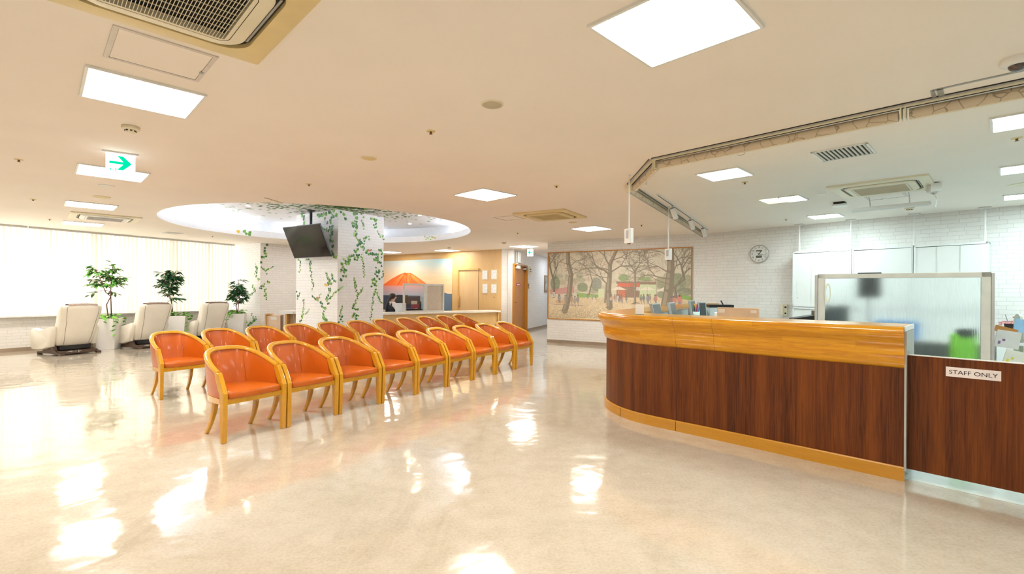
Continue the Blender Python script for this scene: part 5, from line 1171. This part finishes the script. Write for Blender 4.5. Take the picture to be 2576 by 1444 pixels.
r = thing('clerk_chair', 'black office chair under the seated clerk', 'chair', (-3.30, 13.01, 0), math.radians(34)); m = MB(); m.box(.02, 0, .41, .46, .46, .07); m.build('seat', M_BLACK, r, bev=.02); m = MB(); m.box(-.27, 0, .70, .05, .42, .42); m.build('backrest', M_BLACK, r, bev=.02)
m = MB(); m.tube([(0, 0, .06), (0, 0, .38)], .025, 10); m.box(-.26, 0, .45, .03, .06, .2); m.box(-.13, 0, .39, .28, .06, .02); m.build('column', M_GREY, r)
for k in range(5): a = 2*PI*k/5; m = MB(); m.tube([(0, 0, .07), (.26*math.cos(a), .26*math.sin(a), .05), (.27*math.cos(a), .27*math.sin(a), 0)], .016, 8); m.build('leg', M_BLACK, r)
# ---------------------------------------------------------------- corridor
a, zt = WG.sz(1288.5, 675); b_ = WG.sz(1321.5, 675)[0]; a = max(a, .04)
r = struct(thing('door_2', 'brown wooden corridor door with a magenta sign', 'door', WG.at(a), WG.rz)); L = b_-a; zt = 2.08
m = MB(); m.box(.02, -.03, zt/2, .04, .10, zt).box(L-.03, -.03, zt/2, .06, .12, zt).box(L/2, -.03, zt+.02, L, .12, .05); m.build('door_frame', plain('brown_door_frame', (.40, .17, .025), .35), r)
m = MB(); m.quad((.04, -.01, .01), (L-.06, -.01, .01), (L-.06, -.01, zt), (.04, -.01, zt), [(0, 0), (L, 0), (L, zt), (0, zt)]); m.quad((.04, -.002, .01), (L-.06, -.002, .01), (L-.06, -.002, zt), (.04, -.002, zt)); lf = m.build('door_leaf', M_DOOR, r)
m = MB(); m.box(L-.22, -.05, zt-.08, .20, .06, .05).tube([(L-.25, -.05, zt-.06), (L-.10, -.09, zt-.03)], .012, 6); m.build('door_closer', M_GREY, r)
m = MB(); m.box(L*.42, -.013, 1.50, L*.30, .005, .07); sgn_ = m.build('door_sign', plain('magenta_sign', (.36, .02, .10), .4), r); m = MB(); m.box(L*.42, -.017, 1.50, L*.22, .003, .022); m.build('sign_writing', M_WHITE, sgn_)
m = MB(); m.tube([(.10, -.012, .96), (.10, -.06, .96), (.22, -.065, .955)], .012, 8); m.build('door_handle', plain('dark_handle', (.06, .03, .02), .3), r)
def wallitem(W_, x, y, name, label, cat): s, z = W_.sz(x, y); return thing(name, label, cat, W_.at(s, z), W_.rz)
q = wallitem(WG, 1299, 653, 'wall_device', 'tall white rounded device above the brown corridor door', 'wall device'); m = MB(); m.box(0, -.05, .06, .36, .08, .36); m.build('case', M_GREY, q, bev=.03); m = MB(); m.box(0, -.10, .06, .26, .02, .33).box(0, -.05, -.20, .30, .08, .16); m.build('front', M_WHITE, q, bev=.01)
q = wallitem(WG, 1333, 681, 'round_wall_sign', 'round cream sign with dark writing in the corridor', 'sign'); m = MB(); m.lathe([(.155, 0), (.155, .02)], 32).xf(RX); m.build('plate', plain('cream_sign', (.78, .72, .48), .5), q)
m = MB()
for k, (u, v_) in enumerate(((-.06, .04), (-.01, .045), (.05, .04), (-.07, -.03), (-.02, -.035), (.03, -.03), (.075, -.035))): m.box(u, -.022, v_, .035, .003, .045 if k < 3 else .025)
m.build('writing', M_BLACK, q)
q = wallitem(WG, 1328, 720, 'wall_plate', 'small tan plate with dark writing beside the brown door', 'sign'); m = MB(); m.box(0, -.008, 0, .20, .016, .20); m.build('plate', plain('tan_plate', (.58, .38, .15), .5), q); m = MB(); m.box(0, -.018, .03, .10, .003, .05).box(0, -.018, -.04, .08, .003, .03); m.build('writing', M_BLACK, q)
WG2 = WF(G1, G2); q = wallitem(WG2, 1373.5, 714, 'framed_picture', 'small framed picture at the end of the corridor', 'picture'); m = MB(); m.box(0, -.015, 0, .5, .03, .62); m.build('frame', plain('dark_olive_frame', (.26, .19, .09), .4), q); m = MB(); m.box(0, -.032, 0, .38, .004, .50); m.build('picture', plain('muted_picture', (.38, .38, .40), .6, var=.5, scale=5), q)
# ---------------------------------------------------------------- corner desk on the left
r = thing('measuring_desk', 'small desk with white top in the brick corner left of the pillar', 'desk', (-5.95, 12.75, 0), math.radians(14))
m = MB(); m.box(.33, .1, .70, .95, .55, .075); m.build('desk_top', M_WHITE, r, bev=.004)
m = MB(); m.box(.02, .1, .33, .04, .5, .66); m.build('side_panel', plain('oak_edge', (.62, .34, .08), .4), r); m = MB(); m.box(.40, .30, .40, .75, .03, .5); m.build('back_panel', plain('pale_birch', (.74, .56, .40), .5), r)
r = thing('side_cabinet', 'pale wood cabinet with a small white label beside the corner desk', 'cabinet', (-6.28, 12.72, 0), math.radians(14)); m = MB(); m.box(.02, .1, .31, .34, .4, .62); m.build('carcass', plain('pale_birch', (.74, .56, .40), .5), r, bev=.003)
m = MB(); m.box(-.15, .06, .33, .03, .45, .66).box(-.10, .06, .65, .12, .40, .02); m.build('edge_board', plain('oak_edge', (.62, .34, .08), .4), r); m = MB(); m.box(.03, -.102, .54, .14, .004, .06); m.build('label', M_WHITE, r)
r = thing('blood_pressure_monitor', 'grey measuring machine on the corner desk', 'medical device', (-5.52, 13.0, .7375), math.radians(14)); m = MB(); m.prism([(-.14, .14), (-.14, .24), (.14, .24), (.14, .18), (.10, .14)], -.13, .13, 'x'); m.build('display_head', plain('mid_grey_case', (.30, .31, .30), .4), r, bev=.006); m = MB(); m.box(.02, .05, .07, .18, .18, .14); m.build('base', M_WHITE, r); m = MB(); m.box(0, -.13, .22, .26, .05, .05); m.build('arm_cuff_rim', M_GREY, r)
r = thing('wooden_stool', 'orange wood chair half hidden behind the pillar beside the corner desk', 'chair', (-5.36, 12.35, 0), math.radians(14))
M_OE = plain('oak_edge', (.62, .34, .08), .4); m = MB(); m.box(0, .16, .62, .36, .03, .30); m.build('backrest', M_OE, r, bev=.01); m = MB(); m.box(0, 0, .42, .38, .36, .05); m.build('seat', plain('cream_seat', (.66, .58, .46), .6), r, bev=.01)
for i in (-1, 1):
    for j in (-1, 1): m = MB(); m.box(i*.16, j*.15, .20 if j < 0 else .36, .03, .03, .40 if j < 0 else .72); m.build('leg', M_OE, r)
r = thing('power_cable', 'thin grey cable hanging from the corner desk', 'cable', (0, 0, 0)); p = Vector((-5.60, 12.40)); m = MB(); m.tube([(p.x, p.y, .74), (p.x+.01, p.y-.02, .55), (p.x+.05, p.y-.02, .25), (p.x+.06, p.y, .01)], .006, 6); m.build('cord', M_GREY, r)
# ---------------------------------------------------------------- ivy stickers
IV = [[(0, -.5), (.32, -.30), (.50, .02), (.36, .30), (.12, .22), (0, .42), (-.12, .22), (-.36, .30), (-.50, .02), (-.32, -.30)],
      [(0, -.55), (.16, -.18), (.5, -.22), (.30, .08), (.42, .42), (.10, .26), (0, .5), (-.10, .26), (-.42, .42), (-.30, .08), (-.5, -.22), (-.16, -.18)]]
GI = [plain('ivy_green_deep', (.035, .16, .045), .5, var=.35, scale=14), plain('ivy_green_mid', (.13, .33, .045), .5, var=.35, scale=14), plain('ivy_green_light', (.30, .48, .10), .5, var=.3, scale=14)]
def ivy(W_, origin, strands, label, scale_, base=(640, 480), kind='heart'):
    r = thing('ivy_sticker', label, 'wall sticker', (0, 0, 0), 0, 'ivy wall stickers'); L_ = [MB(), MB(), MB()]; st = MB()
    for sz, pts in strands:
        P = [W_.sz(base[0]+u/scale_, base[1]+v_/scale_) for u, v_ in pts]; path = []
        for p, q in zip(P, P[1:]):
            n_ = max(1, int(math.hypot(q[0]-p[0], q[1]-p[1])/(sz*.85)))
            for k in range(n_): path.append((p[0]+(q[0]-p[0])*k/n_, p[1]+(q[1]-p[1])*k/n_))
        path.append(P[-1])
        st.tube([W_.at(a+.006*math.sin(i*2.1), z, .0015) for i, (a, z) in enumerate(path)], .0014, 4, cap=False)
        for i, (a, z) in enumerate(path):
            for side in ((-1, 1) if random.random() < .35 else (random.choice((-1, 1)),)):
                s = sz*random.uniform(.85, 1.4); an = side*random.uniform(.1, .9)+(PI if kind == 'star' and random.random() < .3 else 0); ca, sa = math.cos(an), math.sin(an); cx = a+side*sz*random.uniform(.25, .6); cz = z+random.uniform(-.3, .3)*sz
                sh = IV[1 if kind == 'star' else 0]; k = min(2, max(0, int(random.gauss(1.0 if sz > .045 else 1.6, .7)))); o_ = .002+.0004*k
                L_[k].add([W_.at(cx+s*(u*ca-v_*sa), cz+s*(u*sa+v_*ca), o_) for u, v_ in sh]+[W_.at(cx, cz, o_+.003)], [(j, (j+1) % len(sh), len(sh)) for j in range(len(sh))])
    st.build('vine', plain('vine_brown', (.22, .20, .12), .7), r)
    for k in range(3):
        if L_[k].v: L_[k].build('ivy_leaves', GI[k], r)['kind'] = 'stuff'
    return r
WPL = WF(PA, PB); WPR = WF(PB, PC_)
b1 = [(.075, [(450, 230), (478, 262), (470, 300), (462, 330)]), (.075, [(610, 235), (650, 222), (700, 215), (750, 200), (775, 225)]), (.07, [(660, 225), (668, 270), (685, 300)]), (.07, [(755, 225), (735, 280), (735, 350), (732, 420), (736, 480), (738, 525), (748, 570), (770, 625)]), (.06, [(660, 360), (700, 378), (750, 372)]),
      (.045, [(420, 655), (445, 690), (440, 730), (432, 775)]), (.055, [(492, 655), (525, 650), (540, 720), (540, 770)]), (.04, [(540, 800), (550, 850), (560, 900), (556, 945)]), (.055, [(565, 1010), (600, 1040), (640, 1080), (680, 1130), (655, 1190), (685, 1240)]), (.035, [(688, 790), (705, 840), (718, 885)]), (.07, [(750, 800), (715, 890), (740, 890), (770, 868)]), (.05, [(720, 930), (712, 1000), (690, 1040), (705, 1080)]), (.035, [(850, 915), (800, 950), (770, 975), (740, 1010), (715, 1035)]), (.035, [(470, 1040), (468, 1100), (470, 1150), (455, 1200)]), (.05, [(455, 1215), (430, 1250)]), (.03, [(470, 1180), (500, 1170), (525, 1130)]), (.06, [(412, 968), (428, 975), (420, 1025)]), (.045, [(630, 990), (620, 1020)])]
ivy(WPL, None, b1, 'ivy stickers on the left face of the brick pillar behind the television', 3.8)
b2 = [(.075, [(840, 195), (870, 225), (885, 275), (925, 300), (935, 345), (968, 340)]), (.075, [(962, 215), (968, 255)]), (.05, [(968, 290), (970, 340), (972, 390), (960, 430), (985, 455), (1010, 485)]), (.055, [(1010, 490), (995, 530), (965, 575), (990, 610), (970, 655), (940, 620), (890, 630), (860, 650)]), (.065, [(890, 690), (915, 650), (845, 705), (820, 770), (870, 755), (860, 815), (838, 845)]), (.05, [(1028, 225), (1038, 255)]), (.026, [(1020, 280), (1040, 320), (1045, 365)]), (.05, [(1120, 262), (1160, 270), (1150, 325), (1158, 350)]), (.03, [(1175, 380), (1190, 410), (1200, 440), (1225, 430), (1232, 460)]), (.05, [(1010, 490), (1040, 500), (1060, 435), (1088, 430), (1092, 465)]), (.055, [(1025, 530), (1052, 560), (1078, 595), (1120, 605), (1160, 600), (1188, 630), (1155, 655), (1200, 690), (1222, 715)]), (.055, [(1170, 740), (1198, 768), (1160, 795), (1180, 812)]), (.06, [(1135, 850), (1158, 860), (1130, 910), (1158, 905)]), (.035, [(1160, 940), (1145, 985), (1135, 1040), (1128, 1100), (1120, 1160), (1105, 1230)]), (.033, [(1160, 960), (1180, 1000), (1200, 1050), (1222, 1072)]),
      (.033, [(1020, 610), (1030, 650), (1040, 700), (1045, 760), (1052, 820)]), (.05, [(1198, 560), (1222, 610), (1220, 640)]), (.05, [(1220, 770), (1225, 810), (1200, 840)]), (.035, [(958, 835), (962, 890), (972, 950), (985, 990), (975, 1040), (960, 1085)]), (.035, [(1030, 930), (1010, 975), (990, 1010)]), (.05, [(958, 1080), (945, 1120), (980, 1135)]), (.05, [(962, 1170), (945, 1205), (985, 1190), (965, 1225)]), (.03, [(835, 1105), (830, 1150), (818, 1190)]), (.05, [(825, 1200), (812, 1250), (835, 1245)])]
ivy(WPR, None, b2, 'ivy stickers on the right face of the brick pillar', 3.8)
for W_, x, y, c_, nm, lab in ((WPL, 820.5, 717, (.70, .42, .03), 'yellow', 'yellow bird sticker on the left face of the ivy pillar'), (WPL, 800, 750, (.42, .17, .09), 'brown', 'brown squirrel sticker low on the left face of the ivy pillar'), (WPR, 928.5, 630, (.42, .17, .09), 'brown', 'brown squirrel sticker high on the right face of the ivy pillar')):
    s, z = W_.sz(x, y); q = thing('animal_sticker', lab, 'wall sticker', W_.at(s, z, .003), W_.rz); m = MB(); m.add([(u*.09, -.001, v_*.07) for u, v_ in ((-.7, .1), (-.3, .5), (0, .2), (.4, .3), (.8, .6), (.9, .1), (.5, -.1), (.2, -.5), (0, -.2), (-.4, -.4))], [tuple(range(10))]); m.build('print', plain('sticker_'+nm, c_, .5, var=.3, scale=30), q)
WK0 = WF(K0, K1)
ivy(WK0, None, [(.07, [(110, 515), (105, 570), (105, 620), (78, 640), (72, 680)]), (.05, [(75, 735), (100, 765), (110, 790)]), (.04, [(100, 765), (140, 745), (180, 728)]), (.06, [(62, 930), (105, 890), (135, 872)]), (.05, [(102, 945), (105, 1000), (108, 1035)])], 'ivy stickers with star shaped leaves on the corner wall left of the pillar', 3.8, kind='star')
WK1 = WF(W1, K0)
ivy(WK1, None, [(.06, [(8, 700), (30, 760), (5, 800), (40, 850)]), (.06, [(-30, 1180), (0, 1240), (-60, 1290), (20, 1210)]), (.06, [(-20, 900), (10, 960), (-40, 990)])], 'faint ivy stickers on the bright wall beside the window', 3.8, kind='star')
# leaves on the recess ceiling
L_ = [MB(), MB(), MB()]; pcx, pcy = -3.3, 10.0
for k in range(1500):
    an = random.uniform(0, 2*PI); rd = abs(random.gauss(0, 1.15)); x, y = pcx+rd*1.25*math.cos(an), pcy-.35+rd*math.sin(an)
    if math.hypot(x-CC.x, y-CC.y) > CR+.1: continue
    u = (Vector((x, y))-PA); l1 = u.dot((PB-PA).normalized()); l2 = u.dot((PD-PA).normalized())
    if -.05 < l1 < 1.47 and -.05 < l2 < 1.28: continue
    s = random.uniform(.05, .10); a = random.uniform(0, 2*PI); ca, sa = math.cos(a), math.sin(a); g = min(2, int(abs(random.gauss(0, .9))+(.6 if rd > 1.6 else 0)))
    L_[g].add([(x+s*(p*ca-q*sa), y+s*(p*sa+q*ca), RT-.002-.0006*g) for p, q in IV[0]], [tuple(range(10))])
r = thing('ivy_sticker', 'ivy leaf stickers scattered over the ceiling of the round recess', 'wall sticker', (0, 0, 0), 0, 'ivy wall stickers')
for k in range(3): L_[k].build('ivy_leaves', GI[k], r)['kind'] = 'stuff'
def band(az, items, label):
    r = thing('ivy_sticker', label, 'wall sticker', (0, 0, 0), 0, 'ivy wall stickers'); mm_ = {}
    for daz, z, s, c_ in items:
        a = math.radians(az+daz); p = CC+Vector((math.cos(a), math.sin(a)))*(CR-.003); d = Vector((-math.sin(a), math.cos(a))); t_ = random.uniform(-.6, .6); m = mm_.setdefault(c_, MB())
        m.add([(p.x+d.x*s*(u*math.cos(t_)-v_*math.sin(t_)), p.y+d.y*s*(u*math.cos(t_)-v_*math.sin(t_)), z+s*(u*math.sin(t_)+v_*math.cos(t_))) for u, v_ in IV[0]], [tuple(range(10))])
    for c_, m in mm_.items(): m.build('ivy_leaves' if c_ < 3 else 'butterfly', (GI+[plain('butterfly_yellow', (.75, .48, .02), .5)])[c_], r)
def azof(x, y): p = at(x, y, 2.62); return math.degrees(math.atan2(p[1]-CC.y, p[0]-CC.x))
def band2(px, label, items): 
    # azimuth where the view ray through px meets the far side of the band
    r0 = ray(px, 600); d = Vector((r0[0], r0[1])).normalized(); b = d.dot(CC); c = CC.dot(CC)-CR*CR; t_ = b+math.sqrt(max(0, b*b-c)); p = d*t_-CC; band(math.degrees(math.atan2(p.y, p.x)), items, label)
band2(612, 'green leaf and yellow butterfly stickers on the left rim of the round recess', [(2.5, 2.64, .09, 3), (-.5, 2.66, .09, 1), (-1.4, 2.61, .08, 1), (-3.2, 2.65, .08, 1), (-3.0, 2.60, .09, 1)])
band2(1075, 'pale leaf stickers on the right rim of the round recess', [(x*.8, 2.60+.08*random.random(), .045, 2) for x in range(-5, 3)]+[(-5.5, 2.63, .07, 3)])
m = MB()
for k in range(10): x, y = at(668+k*4.4, 498+k*1.3, CEIL); m.add([(x+.05*u, y+.05*v_+.02*(k % 2), CEIL-.002) for u, v_ in IV[0]], [tuple(range(10))])
o = m.build('ivy_sticker_trail', plain('ivy_yellow', (.48, .42, .08), .6)); tag(o, 'trail of yellow leaf stickers on the flat ceiling before the round recess', 'wall sticker', 'ivy wall stickers', 'stuff')
